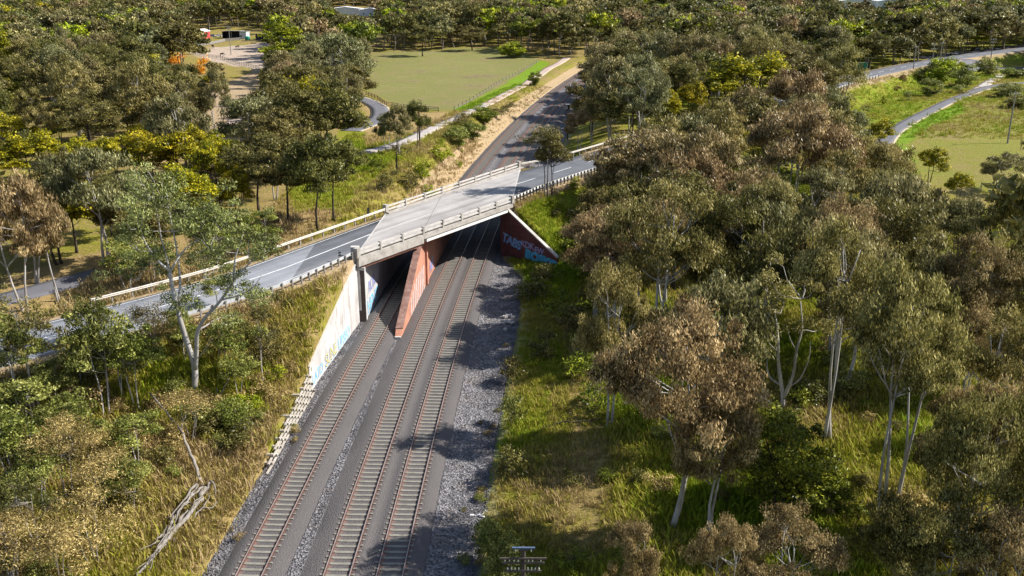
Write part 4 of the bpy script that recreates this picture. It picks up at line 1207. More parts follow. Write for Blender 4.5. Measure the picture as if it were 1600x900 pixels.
def shrubs(kind, n, leafm, h=1.8, w=2.4, nleaf=1100, L=.2, W=.09, bare=0.0, rc=.42):
    proto(kind, n, h=h, w=w, base=.02, lobes=7, clumps=6, nleaf=nleaf, L=L, W=W, leafm=leafm, barkm='bark_grey', rc=rc, droop=.15, r0=.03, stems=3, lobe_r=.5, bare=bare, up_norm=.3, elmin=-1.2, fork=.05)
shrubs('shrub_green', 4, 'leaf_fresh')
shrubs('shrub_bright', 3, 'leaf_lime', nleaf=1500)
shrubs('shrub_dark', 3, 'leaf_dark')
shrubs('shrub_olive', 4, 'leaf_olive')
shrubs('shrub_dry', 5, 'leaf_dry', bare=.25, nleaf=1000)
proto('bush', 4, h=3.6, w=5.2, base=.0, lobes=16, clumps=9, nleaf=6500, L=.26, W=.13, leafm='leaf_fresh', barkm='bark_grey', rc=.55, droop=.1, r0=.06, stems=3, lobe_r=.42, up_norm=.4, fork=.05, elmin=-1.3)
proto('bush_bright', 2, h=3.6, w=5.2, base=.0, lobes=16, clumps=9, nleaf=6500, L=.26, W=.13, leafm='leaf_lime', barkm='bark_grey', rc=.55, droop=.1, r0=.06, stems=3, lobe_r=.42, up_norm=.4, fork=.05, elmin=-1.3)
proto('bush_dark', 2, h=3.6, w=5.0, base=.0, lobes=16, clumps=9, nleaf=6500, L=.26, W=.13, leafm='leaf_dark', barkm='bark_grey', rc=.55, droop=.1, r0=.06, stems=3, lobe_r=.42, up_norm=.4, fork=.05, elmin=-1.3)
shrubs('shrub_red', 1, 'leaf_red')
shrubs('shrub_orange', 2, 'leaf_orange')

LOOK = {'brown': 'brown gum', 'brown_near': 'reddish brown gum', 'tan': 'tan gum', 'tan_near': 'yellowish tan gum', 'slim_near': 'tall pale-trunked gum', 'olive': 'dark olive gum', 'olive_near': 'leafy olive gum',
        'grey': 'grey-green gum', 'gold': 'golden green wattle', 'lime': 'lime green gum', 'dark': 'dense dark tree', 'fresh': 'fresh green sapling',
        'drysapling': 'dry brown sapling', 'thin': 'sparse thin gum', 'bare': 'bare pale tree', 'snag': 'dead dark tree', 'shrub_green': 'leafy green shrub',
        'shrub_bright': 'bright lime shrub', 'shrub_dark': 'dark green shrub', 'shrub_olive': 'dull olive shrub', 'shrub_dry': 'dry tan shrub', 'shrub_red': 'dark red shrub', 'shrub_orange': 'orange flowering shrub', 'bush': 'big green bush', 'bush_bright': 'big lime bush', 'bush_dark': 'big dark bush'}
NAME = {'gold': 'wattle_tree', 'dark': 'dense_tree', 'fresh': 'sapling', 'drysapling': 'sapling', 'bare': 'bare_tree', 'snag': 'dead_tree', 'bush': 'bush', 'bush_bright': 'bush', 'bush_dark': 'bush'}
for k in PROTO:
    if k.startswith('shrub'): NAME[k] = 'shrub'
PLANTS = []          # [root, kind, px, py, label or None]
prng = random.Random(21)
TREES_XY = []
def plant(kind, x, y, hgt, wid=None, label=None, rz=None, v=None, z=None):
    lst = PROTO[kind]
    (tm, cm), h0, w0 = lst[prng.randrange(len(lst)) if v is None else v % len(lst)]
    z = zat(x, y) if z is None else z
    sh = hgt / h0; sw = (wid / w0) if wid else sh
    root = thing(NAME.get(kind, 'gum_tree'), None, NAME[kind] if kind.startswith(('shrub', 'bush')) else 'tree', (x, y, z - .05), prng.uniform(0, 6.28) if rz is None else rz)
    root.scale = (sw, sw, sh)
    stem = 'stem' if kind.startswith(('shrub', 'bush')) else 'trunk'
    obj(stem, tm, root); obj('crown' if stem == 'trunk' else 'foliage', cm, root)
    q = P(x, y, z + hgt * .62)
    PLANTS.append([root, kind, q[0], q[1], label, q[2], hgt])
    TREES_XY.append((x, y, max(1.0, (wid or w0 * sh) * .32)))
    return root
def at(kind, px, py, ytop, pw, label=None, v=None, rz=None):
    """stand a plant where its foot shows in the photograph, as tall and wide as it looks"""
    p = G(px, py); d = P(p.x, p.y, p.z)[2]
    lo, hi = .2, 60.0
    for _ in range(40):
        m = (lo + hi) / 2
        if P(p.x, p.y, p.z + m)[1] > ytop: lo = m
        else: hi = m
    return plant(kind, p.x, p.y, lo, pw * d / 1500, label, rz, v, p.z)

# plants one can name, from far to near, left of the railway
at('lime', 447, 130, 33, 74, 'tall lime green tree standing at the edge of the dirt yard', 0)
at('grey', 530, 160, 47, 118, 'big grey green gum between the lime green tree and the paddock', 0)
at('gold', 600, 62, 44, 26)
at('olive', 515, 262, 122, 128, 'round dark olive gum below the driveway bend', 0)
at('olive', 478, 268, 128, 100, None, 1)
at('grey', 395, 262, 140, 120, 'grey olive gum below the yellow clearing', 1)
at('olive', 440, 285, 165, 120)
at('olive', 450, 345, 208, 110, None, 2)
at('olive', 405, 330, 205, 110)
at('olive', 497, 362, 200, 100, 'dark gum with leaning trunk beside the far guard rail', 3)
at('olive', 522, 345, 205, 104, 'dark gum with bare dark trunk nearest the bridge, left side', 4)
at('grey', 340, 225, 95, 50, 'slim grey gum beside the yellow clearing', 2)
for x, yb, yt, w, l in [(290, 305, 196, 100, 'largest golden wattle above the white limbed gum'), (238, 300, 205, 88, None), (345, 322, 214, 80, None), (372, 345, 262, 55, None), (185, 300, 208, 80, None), (60, 300, 206, 105, None), (130, 295, 216, 80, None), (20, 240, 175, 90, None), (10, 150, 46, 50, None), (222, 250, 195, 70, None), (25, 175, 122, 60, None), (330, 285, 205, 70, None), (95, 225, 190, 80, None)]:
    at('gold', x, yb, yt, w, l)
at('shrub_orange', 275, 112, 84, 46, 'orange flowering shrub beside the dirt yard', 0)
at('shrub_orange', 318, 122, 92, 28, 'smaller orange flowering shrub below the yard fence', 1)
at('grey', 165, 418, 216, 150, 'grey brown gum behind the service track on the left', 3)
at('olive', 120, 395, 225, 110)
at('brown', 40, 485, 262, 125, 'brown gum at the left edge above the road', 0)
at('brown', 92, 470, 300, 85, None, 1)
at('brown', -15, 470, 280, 110)
at('olive', 235, 425, 318, 90); at('olive', 195, 410, 300, 80); at('thin', 345, 400, 310, 70); at('olive', 60, 400, 268, 100)
at('fresh', 410, 395, 326, 62, 'small green gum by the far guard rail', 0)
at('fresh', 200, 455, 370, 80, 'green sapling by the far verge left of the white limbed gum', 1)
at('fresh', 245, 440, 375, 60)
# on the rail side of the paddock
at('grey', 625, 240, 160, 50); at('olive', 653, 232, 155, 44, 'small olive gum beside the gravel path power pole', 1); at('grey', 605, 238, 170, 40)
at('snag', 622, 268, 205, 62, 'leafless dark tree on the green slope beside the gravel path', 0)
at('olive', 660, 88, 36, 54, 'lone gum on the left of the paddock, shadow beside it', 2)
at('olive', 738, 79, 38, 52, 'lone domed gum at the far edge of the paddock', 3)
at('bush_dark', 835, 134, 111, 20, 'small round dark tree beside the dirt path', 0)
at('thin', 853, 308, 195, 78, 'sparse tree with bare lower stems beside the road, right of the bridge', 0)
at('olive', 862, 305, 200, 60, 'yellowish thin crowned gum right behind the sparse roadside tree', 1)
# right of the railway
at('grey', 955, 222, 84, 105, 'large grey gum over the railway curve', 0)
at('olive', 925, 214, 108, 70, None, 2); at('grey', 1000, 220, 92, 100, None, 1); at('olive', 985, 228, 130, 90, None, 0)
at('gold', 1040, 205, 132, 44, 'narrow golden wattle in front of the grey gums', 0); at('gold', 1078, 198, 126, 54, 'bushy golden wattle, right one of the pair among grey gums', 1)
at('gold', 1172, 186, 84, 150, 'huge golden domed wattle in the wood right of the railway', 2)
at('brown', 1005, 352, 194, 165, 'reddish gum at the roadside where the far guard rail ends', 2)
at('brown', 952, 345, 225, 95, None, 3); at('grey', 1075, 300, 165, 110); at('brown', 1225, 345, 160, 150, 'broad brown gum in the middle of the right wood', 4)
at('gold', 1372, 236, 184, 46, 'golden wattle at the bend of the footpath', 0)
at('gold', 1452, 292, 228, 56, 'taller golden wattle at the near edge of the right field', 1)
at('gold', 1496, 318, 268, 40, 'shorter golden wattle at the near edge of the right field', 3)
at('grey', 1562, 300, 232, 70, 'grey gum at the near right corner of the field', 2)
for x, yb, yt, w, k in [(1468, 130, 92, 56, 'bush_bright'), (1502, 136, 103, 46, 'bush'), (1541, 118, 91, 36, 'bush'), (1452, 150, 124, 34, 'bush'), (1446, 128, 104, 40, 'bush'), (1486, 120, 92, 40, 'bush_bright'), (1412, 127, 117, 14, 'shrub_red'), (1402, 142, 134, 10, 'shrub_red'), (1418, 157, 144, 18, 'shrub_green'), (1380, 164, 150, 12, 'shrub_bright'), (1352, 178, 164, 16, 'shrub_green'), (1572, 152, 130, 44, 'bush'), (1592, 168, 148, 44, 'bush'), (1580, 122, 106, 34, 'bush'), (1600, 122, 108, 40, 'shrub_olive'), (1578, 168, 152, 22, 'shrub_red'), (1460, 150, 140, 26, 'shrub_olive'), (1500, 145, 134, 30, 'shrub_green'),
                        (755, 192, 166, 40, 'bush_dark'), (738, 217, 190, 48, 'bush'), (715, 230, 198, 44, 'bush'), (775, 185, 168, 34, 'shrub_olive'), (660, 280, 252, 30, 'shrub_bright'), (690, 255, 228, 34, 'shrub_bright'), (590, 268, 246, 28, 'shrub_dark'), (725, 200, 178, 30, 'shrub_olive'), (795, 175, 160, 24, 'shrub_olive'), (640, 300, 270, 34, 'shrub_olive'), (600, 300, 270, 30, 'shrub_olive'), (670, 310, 290, 26, 'shrub_bright'), (800, 90, 66, 46, 'bush_bright')]:
    at(k, x, yb, yt, w)
NAMED = len(PLANTS)

# the white limbed gum on the left bank and the bare one in the right wood: limbs drawn one by one
def limb_tree(name, label, base_px, limbs, leafm, barkm, clump_r, nleaf, tips, L=.30, W=.1, depth_seed=4):
    p = G(*base_px); sc_ = P(p.x, p.y, p.z)[2] / 1500
    rng = np.random.default_rng(depth_seed)
    t = thing(name, label, 'tree', p)
    def loc(q):           # photo offset to metres, in a plane facing the camera, with depth added
        return np.array(((q[0] - base_px[0]) * sc_, q[2] if len(q) > 2 else 0.0, (base_px[1] - q[1]) * sc_ / _c * (1 if len(q) < 3 else 1) - (q[2] * .33 if len(q) > 2 else 0)))
    mb = MB()
    for pts, r0, r1 in limbs:
        pl = [loc(q) for q in pts]
        pp = []
        for a, b in zip(pl[:-1], pl[1:]):
            for k in range(3): pp.append(a + (b - a) * k / 3 + rng.normal(size=3) * .03 * (k > 0))
        pp.append(pl[-1])
        pp = smooth_line(pp, 1) if len(pp) > 3 else pp
        mb.tube([tuple(x) for x in pp], list(np.linspace(r0, r1, len(pp)) * .82), 8)
    cc, cr = [], []
    for q, n, sp in tips:
        c0 = loc(q)
        for k in range(n):
            c = c0 + rng.normal(size=3) * sp * np.array([1, 1, .75])
            cc.append(c); cr.append(clump_r * rng.uniform(.6, 1.3))
            if k % 2 == 0: mb.tube(curve(c0 - np.array([0, 0, sp * .9]), c, rng, .15, 4), [.05, .035, .025, .012], 4, cap=False)
    mb.build('trunk', M[barkm], t, True)
    V, Q, v = leaves(np.array(cc), np.array(cr), nleaf // len(cc), L, W, rng, .8, .4, .3)
    obj('crown', np_mesh('crown', V, Q, M[leafm], fattrs=dict(v=v)), t)
    TREES_XY.append((p.x, p.y, 1.5))
    return t
limb_tree('white_gum', 'white limbed gum with sparse green crown standing on the left bank before the road', (303, 608),
    [([(303, 612), (309, 575), (303, 545), (294, 500), (288, 455), (287, 425)], .36, .17), ([(287, 425), (272, 408, -.5), (262, 385, -1), (255, 350, -1)], .14, .05), ([(287, 425), (300, 400, .8), (312, 385, 1.2), (326, 378, 1.5)], .13, .04),
     ([(293, 480), (297, 440, .6), (296, 405, .8), (292, 360, .8), (290, 310, .8)], .16, .04), ([(308, 578), (318, 540, -.6), (324, 515, -1), (345, 490, -1.5), (370, 468, -1.8), (392, 440, -2), (410, 420, -2), (440, 398, -2.2)], .26, .05),
     ([(324, 515, -1), (350, 495, .6), (372, 492, 1.2)], .10, .03), ([(392, 440, -2), (394, 410, -1.6), (400, 395, -1.5), (408, 372, -1.2)], .10, .03), ([(288, 440), (270, 425, 1), (258, 422, 1.5)], .08, .03), ([(370, 468, -1.8), (400, 462, -2.6), (425, 450, -3), (440, 430, -3)], .09, .03), ([(287, 430), (278, 380, .3), (276, 340, .3), (272, 300, .4)], .10, .03), ([(312, 560), (330, 548, -1), (350, 525, -1.6)], .06, .02)],
    'leaf_hero', 'bark_pale', .8, 18000,
    [((290, 312, .8), 16, 1.25), ((258, 345, -1), 12, 1.2), ((330, 340, 1.5), 16, 1.3), ((300, 345, .8), 12, 1.3), ((272, 310, .4), 10, 1.2), ((360, 345, 1.5), 12, 1.1), ((345, 380, 1.4), 9, 1.0), ((262, 405, 1), 10, 1.0), ((230, 420, 1.2), 10, 1.1), ((412, 385, -1.5), 9, 1.0), ((440, 396, -2.2), 10, .9), ((392, 435, -2), 8, .9), ((420, 455, -3), 8, .9), ((365, 495, 1), 6, .8), ((310, 470, .6), 7, .9), ((330, 420, 1.0), 8, 1.0), ((275, 470, .5), 5, .8), ((250, 380, -1), 8, 1.0)], .26, .095)
limb_tree('white_gum', 'bare white limbed gum rising from dense green bushes in the right wood', (1222, 642),
    [([(1222, 648), (1222, 620), (1214, 590), (1208, 560), (1206, 530), (1200, 500), (1195, 470, .5)], .26, .06), ([(1222, 622), (1232, 585, -.5), (1230, 545, -.8), (1236, 510, -1), (1228, 470, -1)], .20, .05), ([(1218, 640), (1195, 622, 1), (1178, 615, 1.4)], .12, .04), ([(1215, 600), (1200, 590, .8), (1197, 565, 1.2), (1203, 545, 1.4)], .11, .04), ([(1226, 605), (1243, 590, -.5), (1250, 560, -1), (1248, 530, -1.2)], .10, .03), ([(1206, 530), (1185, 510, .5), (1175, 495, .7)], .07, .02), ([(1208, 548), (1190, 535, -.6), (1178, 520, -.9)], .06, .02), ([(1230, 545, -.8), (1215, 525, -1.4), (1206, 505, -1.8)], .06, .02)],
    'leaf_tan', 'bark_pale', .8, 4200, [((1190, 450, .5), 8, 1.3), ((1230, 445, -1), 9, 1.4), ((1250, 500, -1.2), 4, 1.0), ((1205, 470, 0), 5, 1.2)], .32, .1, 9)

# right wood, near trees by hand
for k, x, yb, yt, w, l in [
    ('brown_near', 1110, 840, 590, 160, None), ('tan_near', 952, 668, 398, 122, 'slim tan gum on the left flank of the largest reddish gum'), ('brown_near', 1490, 850, 590, 170, None), ('olive_near', 1395, 985, 770, 150, None), ('brown_near', 985, 985, 800, 95, None),
    ('brown_near', 1050, 822, 446, 262, 'largest reddish brown gum, between the grass strip and the dense green bush'),
    ('slim_near', 1292, 690, 322, 150, 'tall pale trunked gum right of the bare white tree'),
    ('slim_near', 1372, 835, 388, 165, 'tallest pale trunked gum in the lower right wood'),
    ('slim_near', 1398, 800, 430, 150, None),
    ('brown_near', 1225, 985, 786, 165, 'brown gum crown cut by the lower edge, below the dense green bush'),
    ('brown_near', 1125, 1000, 796, 120, None),
    ('brown_near', 1570, 880, 560, 180, None), ('tan_near', 1500, 940, 590, 190, None),
    ('tan_near', 1450, 1010, 790, 180, None), ('brown_near', 1560, 1040, 780, 200, None), ('olive_near', 1630, 1000, 640, 190, None),
    ('grey', 1195, 520, 300, 130, None), ('brown_near', 1300, 560, 290, 150, None), ('olive_near', 1110, 520, 320, 120, None), ('brown', 1000, 500, 305, 130, None), ('olive', 940, 440, 285, 110, None),
    ('olive', 985, 455, 275, 120, None), ('brown', 1040, 480, 290, 130, None), ('brown', 960, 520, 330, 120, None), ('grey', 1420, 580, 370, 140, None), ('brown_near', 1500, 600, 350, 150, None), ('tan_near', 1590, 600, 330, 150, None), ('slim_near', 1520, 760, 470, 140, None)]:
    at(k, x, yb, yt, w, l)
at('dark', 1215, 800, 640, 180, 'dense dark green bush tree under the bare white gum', 0)
at('dark', 1180, 780, 690, 100, None, 1)
at('shrub_green', 1010, 560, 520, 60)
at('dark', 1560, 470, 430, 60); at('dark', 1290, 800, 730, 70, None, 2)
# left bank, near
for k, x, yb, yt, w, l in [('thin', 62, 655, 440, 105, 'sparse tall thin gum in front of the road at the left edge'), ('thin', 170, 625, 452, 80, None), ('fresh', 165, 650, 470, 100, None), ('fresh', 215, 640, 500, 85, None), ('fresh', 190, 620, 520, 80, None), ('fresh', 30, 640, 490, 90, None), ('fresh', 50, 700, 590, 110, None), ('fresh', 120, 720, 610, 90, None), ('fresh', 20, 760, 640, 110, None),
    ('drysapling', 110, 780, 660, 110, None), ('fresh', 70, 800, 700, 90, None), ('drysapling', 160, 800, 690, 100, None), ('thin', 60, 880, 740, 110, None), ('fresh', 215, 730, 640, 80, None), ('drysapling', 150, 880, 770, 120, None), ('fresh', 205, 800, 715, 80, None),
    ('fresh', 355, 600, 500, 60, 'thin green sapling between the white limbed gum and the guard rail'), ('thin', 412, 600, 470, 55, None), ('fresh', 375, 625, 545, 60, None), ('drysapling', 300, 690, 610, 80, None), ('fresh', 130, 600, 520, 70, None), ('fresh', 85, 640, 560, 70, None), ('drysapling', 20, 900, 800, 110, None), ('drysapling', 100, 940, 820, 120, None), ('fresh', 340, 480, 430, 50, None), ('drysapling', 240, 560, 470, 80, None), ('fresh', 290, 560, 480, 60, None)]:
    at(k, x, yb, yt, w, l)
for k, x, yb, yt, w in [('bush_bright', 384, 652, 616, 50), ('bush', 362, 672, 626, 62), ('shrub_green', 345, 660, 625, 50), ('shrub_bright', 430, 592, 572, 30), ('shrub_green', 395, 668, 640, 40), ('bush', 775, 882, 818, 72), ('bush', 792, 915, 855, 66), ('shrub_green', 755, 850, 815, 40), ('shrub_olive', 850, 440, 415, 50), ('shrub_olive', 830, 470, 435, 60), ('shrub_dark', 880, 500, 460, 60), ('shrub_olive', 900, 520, 480, 60), ('shrub_dark', 905, 590, 550, 60), ('shrub_olive', 850, 560, 520, 50), ('shrub_dark', 925, 640, 600, 60),
                        ('shrub_olive', 800, 600, 560, 40), ('shrub_green', 800, 660, 620, 45), ('shrub_olive', 795, 750, 700, 55), ('bush', 920, 432, 395, 70), ('bush_dark', 900, 392, 352, 66)]:
    at(k, x, yb, yt, w)

# ------------------------------------------------------------------ the rest of the woods
CLEAR = [  # parts of the photograph that no crown covers
    [(300, 905), (400, 700), (478, 590), (545, 440), (545, 400), (600, 330), (700, 285), (895, 108), (915, 112), (908, 160), (860, 200), (840, 240), (900, 236), (960, 215), (968, 235), (925, 275), (870, 300), (820, 322), (872, 400), (872, 425), (800, 440), (785, 600), (735, 905)],
    [(372, 425), (560, 335), (615, 345), (552, 412), (438, 447)],
    [(740, 905), (795, 440), (868, 420), (900, 520), (920, 600), (920, 700), (915, 800), (880, 905)],
    [(562, 200), (600, 170), (700, 185), (860, 92), (905, 92), (700, 297), (600, 335), (478, 374), (455, 350), (575, 300)],
    [(578, 82), (640, 77), (800, 73), (900, 88), (700, 185), (592, 172), (580, 150)],
    [(298, 84), (298, 52), (425, 46), (412, 110), (340, 95)],
    [(320, 150), (400, 112), (412, 128), (395, 150), (345, 210), (318, 205)],
    [(1392, 200), (1420, 188), (1500, 150), (1600, 120), (1600, 250), (1520, 270), (1470, 285), (1400, 240)],
    [(1330, 165), (1325, 150), (1380, 140), (1440, 95), (1560, 92), (1600, 96), (1600, 130), (1560, 125), (1500, 150), (1400, 190)],
    [(1300, 122), (1345, 108), (1350, 132), (1300, 138)],
    [(420, 470), (545, 405), (545, 445), (480, 580), (410, 690), (400, 560)],
    [(200, 905), (330, 750), (345, 770), (260, 905)],
    [(512, 7), (594, 7), (594, 18), (512, 18)], [(1306, 0), (1410, 0), (1410, 9), (1306, 9)],
    [(0, 528), (110, 500), (200, 490), (200, 540), (0, 598)],
]
SHOWN = [r for r in PLANTS if r[4] or r[1] in ('gold', 'lime', 'dark')]
def blocked(x, y, z, h, w):
    """would this crown hide a part of the picture that lies open?"""
    pts = []
    for fx, fz in ((0, 1), (0, .6), (-.36, .7), (.36, .7), (-.3, .4), (.3, .4), (0, .15)):
        q = P(x + fx * w, y, z + fz * h); pts.append((q[0], q[1]))
    a = np.array(pts); dc = P(x, y, z + h * .6)[2]
    x0, x1 = a[:, 0].min(), a[:, 0].max(); y0, y1 = a[:, 1].min(), a[:, 1].max()
    for rec in SHOWN:
        if dc < rec[5] - 1 and x0 - 6 < rec[2] < x1 + 6 and y0 < rec[3] < y1: return True
    for poly in CLEAR:
        if inside(poly, a[:, 0], a[:, 1]).any(): return True
    return False
# places kept free on the ground itself
def open_ground(x, y):
    d = x - float(t2c(y))
    if dl(y) - 2.5 < d < dr(y) + 2.5: return True
    if road_dist(np.array([x]), np.array([y]))[0] < 7.5: return True
    for poly in GP:
        if inside(poly, np.array([x]), np.array([y]))[0]: return True
    return False
GP = [ZWORLD[i][0] for i in (0, 2, 3, 5, 7, 8, 9)]
GP.append([tuple(G(*q).xy) for q in [(790, 900), (795, 440), (880, 420), (940, 560), (985, 640), (1010, 760), (1010, 900)]])
GP.append([tuple(G(*q).xy) for q in [(560, 380), (478, 590), (300, 905), (-40, 1000), (-40, 560), (150, 540), (420, 440)]])
cand = []
y = 48.0
wr = random.Random(77)
while y < 340:
    sp = 10.5 if y < 110 else 9.2 if y < 200 else 9.4
    half = .60 * y + 26
    x = -half
    while x < half:
        cx_, cy_ = x + wr.uniform(-2.4, 2.4), y + wr.uniform(-2.4, 2.4)
        x += sp
        cand.append((cx_, cy_))
    y += sp
far_pts = []
placed = 0
txy = np.array([(a, b, r) for a, b, r in TREES_XY])
wood = []
for (x, y) in cand:
    if open_ground(x, y): continue
    if (np.hypot(txy[:, 0] - x, txy[:, 1] - y) < txy[:, 2] * .9 + 1.2).any(): continue
    z = zat(x, y)
    q = P(x, y, z + 7)
    right = x > float(t2c(y))
    if q[0] < -90 or q[0] > 1690 or q[1] > 1010: continue
    if not right and y < 92: continue
    if right and q[0] > 1590 and q[1] < 330: continue
    r = wr.random()
    if right:
        kind = 'brown' if r < .36 else 'tan' if r < .62 else 'grey' if r < .80 else 'olive' if r < .91 else 'gold' if r < .96 else 'dark'
        if y < 105: kind = {'brown': 'brown_near', 'tan': 'tan_near' if wr.random() < .5 else 'slim_near', 'grey': 'grey', 'olive': 'olive_near', 'gold': 'olive_near', 'dark': 'dark'}[kind]
        if y > 210 and r < .35: kind = 'olive'
    else:
        kind = 'olive' if r < .50 else 'grey' if r < .68 else 'gold' if r < .84 else 'tan' if r < .93 else 'brown'
        if y < 105: kind = 'brown_near' if r < .5 else 'fresh'
    (_, h0, w0) = PROTO[kind][0]
    h = h0 * wr.uniform(.8, 1.3)
    ok = False
    for f in (1, .75, .55):
        if not blocked(x, y, z, h * f, w0 * f * h / h0): ok = True; break
    if not ok: continue
    h *= f
    if h < 5.5 and kind not in ('fresh', 'dark'): kind = 'shrub_olive' if wr.random() < .5 else 'shrub_dark'; h = wr.uniform(1.6, 2.8)
    wood.append((kind, x, y, h, q))
gum_kinds = [k for k in PROTO if NAME.get(k, 'gum_tree') == 'gum_tree']
n_gum = sum(1 for t in PLANTS if t[1] in gum_kinds)
wood.sort(key=lambda t: -t[3] / t[4][2])
for kind, x, y, h, q in wood:
    infr = -60 < q[0] < 1660
    if kind in gum_kinds:
        if n_gum >= 298 or not infr: far_pts.append((x, y, h / 13, kind)); continue
        n_gum += 1
    plant(kind, x, y, h)
print('gums', n_gum, 'plants', len(PLANTS), 'rest', len(far_pts))

# low scrub on the banks and the wood floor
def scrub(poly_px, n, kinds, hmin, hmax, seed):
    r = random.Random(seed)
    w = [tuple(G(*q).xy) for q in poly_px]
    xs = [a for a, b in w]; yv = [b for a, b in w]; k = 0; tries = 0
    while k < n and tries < n * 30:
        tries += 1
        x, y = r.uniform(min(xs), max(xs)), r.uniform(min(yv), max(yv))
        if not inside(w, np.array([x]), np.array([y]))[0]: continue
        d = x - float(t2c(y))
        if dl(y) - .8 < d < dr(y) + .8 or road_dist(np.array([x]), np.array([y]))[0] < 5.6: continue
        if any((a - x) ** 2 + (b - y) ** 2 < 1.2 for a, b, _ in TREES_XY[-n:]): continue
        h = r.uniform(hmin, hmax); kk = r.choice(kinds)
        plant(kk, x, y, h, h * r.uniform(1.1, 1.6)); k += 1
scrub([(-20, 600), (150, 560), (420, 500), (430, 600), (400, 700), (290, 740), (190, 860), (150, 905), (-30, 910)], 60, ['shrub_dry', 'shrub_olive', 'shrub_green', 'shrub_olive', 'shrub_dry'], .8, 2.2, 4)
scrub([(400, 470), (540, 410), (530, 460), (470, 580), (400, 640)], 14, ['shrub_dry', 'shrub_olive', 'shrub_dry'], .6, 1.1, 5)
scrub([(880, 440), (1000, 440), (1000, 905), (880, 905)], 22, ['shrub_dark', 'shrub_olive', 'shrub_dark'], .7, 1.7, 6)
scrub([(1000, 500), (1600, 480), (1600, 905), (980, 905)], 60, ['shrub_dark', 'shrub_olive', 'shrub_dry', 'shrub_green'], .8, 2.4, 7)
scrub([(820, 300), (960, 260), (960, 420), (870, 420)], 14, ['shrub_olive', 'shrub_dark', 'shrub_bright'], .7, 1.5, 8)
scrub([(470, 372), (600, 330), (700, 290), (740, 230), (580, 240), (570, 310)], 14, ['shrub_olive', 'shrub_bright', 'shrub_dry'], .6, 1.4, 9)

# ------------------------------------------------------------------ scatter of uncountable things with geometry nodes
def scatter(name, protos, pts, rot, scl, idx, attrs=None, label=None):
    pc_ = bpy.data.collections.new(name + '_sources')
    for i, (nm, me) in enumerate(protos):
        o = bpy.data.objects.new(f'{nm}_{chr(97 + i)}', me); pc_.objects.link(o)
    me = bpy.data.meshes.new(name)
    pts = np.asarray(pts, np.float32)
    me.vertices.add(len(pts)); me.vertices.foreach_set('co', pts.ravel())
    def va(n, t, arr, key='value'):
        a = me.attributes.new(n, t, 'POINT'); a.data.foreach_set(key, np.ascontiguousarray(arr).ravel())
    va('rot', 'FLOAT_VECTOR', np.asarray(rot, np.float32), 'vector'); va('scl', 'FLOAT_VECTOR', np.asarray(scl, np.float32), 'vector'); va('idx', 'INT', np.asarray(idx, np.int32))
    for k, v in (attrs or {}).items(): va(k, 'FLOAT', np.asarray(v, np.float32))
    o = obj(name, me)
    ng = bpy.data.node_groups.new(name, 'GeometryNodeTree')
    ng.interface.new_socket('Geometry', in_out='INPUT', socket_type='NodeSocketGeometry')
    ng.interface.new_socket('Geometry', in_out='OUTPUT', socket_type='NodeSocketGeometry')
    N = ng.nodes; L = ng.links
    gi = N.new('NodeGroupInput'); go = N.new('NodeGroupOutput')
    m2p = N.new('GeometryNodeMeshToPoints')
    iop = N.new('GeometryNodeInstanceOnPoints'); ci = N.new('GeometryNodeCollectionInfo')
    ci.inputs['Collection'].default_value = pc_; ci.inputs['Separate Children'].default_value = True; ci.inputs['Reset Children'].default_value = True
    iop.inputs['Pick Instance'].default_value = True
    def na(n, t):
        a = N.new('GeometryNodeInputNamedAttribute'); a.data_type = t; a.inputs[0].default_value = n; return a.outputs[0]
    L.new(gi.outputs[0], m2p.inputs[0]); L.new(m2p.outputs[0], iop.inputs['Points']); L.new(ci.outputs[0], iop.inputs['Instance'])
    L.new(na('idx', 'INT'), iop.inputs['Instance Index'])
    e2r = N.new('FunctionNodeEulerToRotation'); L.new(na('rot', 'FLOAT_VECTOR'), e2r.inputs[0]); L.new(e2r.outputs[0], iop.inputs['Rotation'])
    L.new(na('scl', 'FLOAT_VECTOR'), iop.inputs['Scale'])
    L.new(iop.outputs[0], go.inputs[0])
    md = o.modifiers.new('scatter', 'NODES'); md.node_group = ng
    tag(o, label=label, kind='stuff')
    return o

# far forest
def joined(tm, cm, name):
    mb = bpy.data.meshes.new(name)
    n1 = len(tm.vertices); v1 = np.zeros(n1 * 3, np.float32); tm.vertices.foreach_get('co', v1)
    n2 = len(cm.vertices); v2 = np.zeros(n2 * 3, np.float32); cm.vertices.foreach_get('co', v2)
    f1 = [tuple(p.vertices) for p in tm.polygons]
    q2 = np.zeros(len(cm.polygons) * 4, np.int32); cm.polygons.foreach_get('vertices', q2)
    f2 = (q2.reshape(-1, 4) + n1).tolist()
    mb.from_pydata(np.concatenate([v1, v2]).reshape(-1, 3).tolist(), [], f1 + f2)
    mb.materials.append(tm.materials[0]); mb.materials.append(cm.materials[0])
    mb.polygons.foreach_set('material_index', [0] * len(f1) + [1] * len(f2))
    va = np.zeros(len(cm.polygons), np.float32); cm.attributes['v'].data.foreach_get('value', va)
    a = mb.attributes.new('v', 'FLOAT', 'FACE'); a.data.foreach_set('value', np.concatenate([np.zeros(len(f1), np.float32), va]))
    mb.update(); return mb
FARK = []
def farproto(leafm, n, **kw):
    for i in range(n):
        d = dict(h=13, w=10.5, base=.2, lobes=10, clumps=7, nleaf=1700, L=.95, W=.5, leafm=leafm, barkm='bark_grey', rc=1.1, droop=.3, r0=.2, stems=1, lobe_r=.42); d.update(kw)
        tm, cm = tree_mesh(900 + len(FARK) * 11, **d); FARK.append(('gum_tree', joined(tm, cm, 'far_gum')))
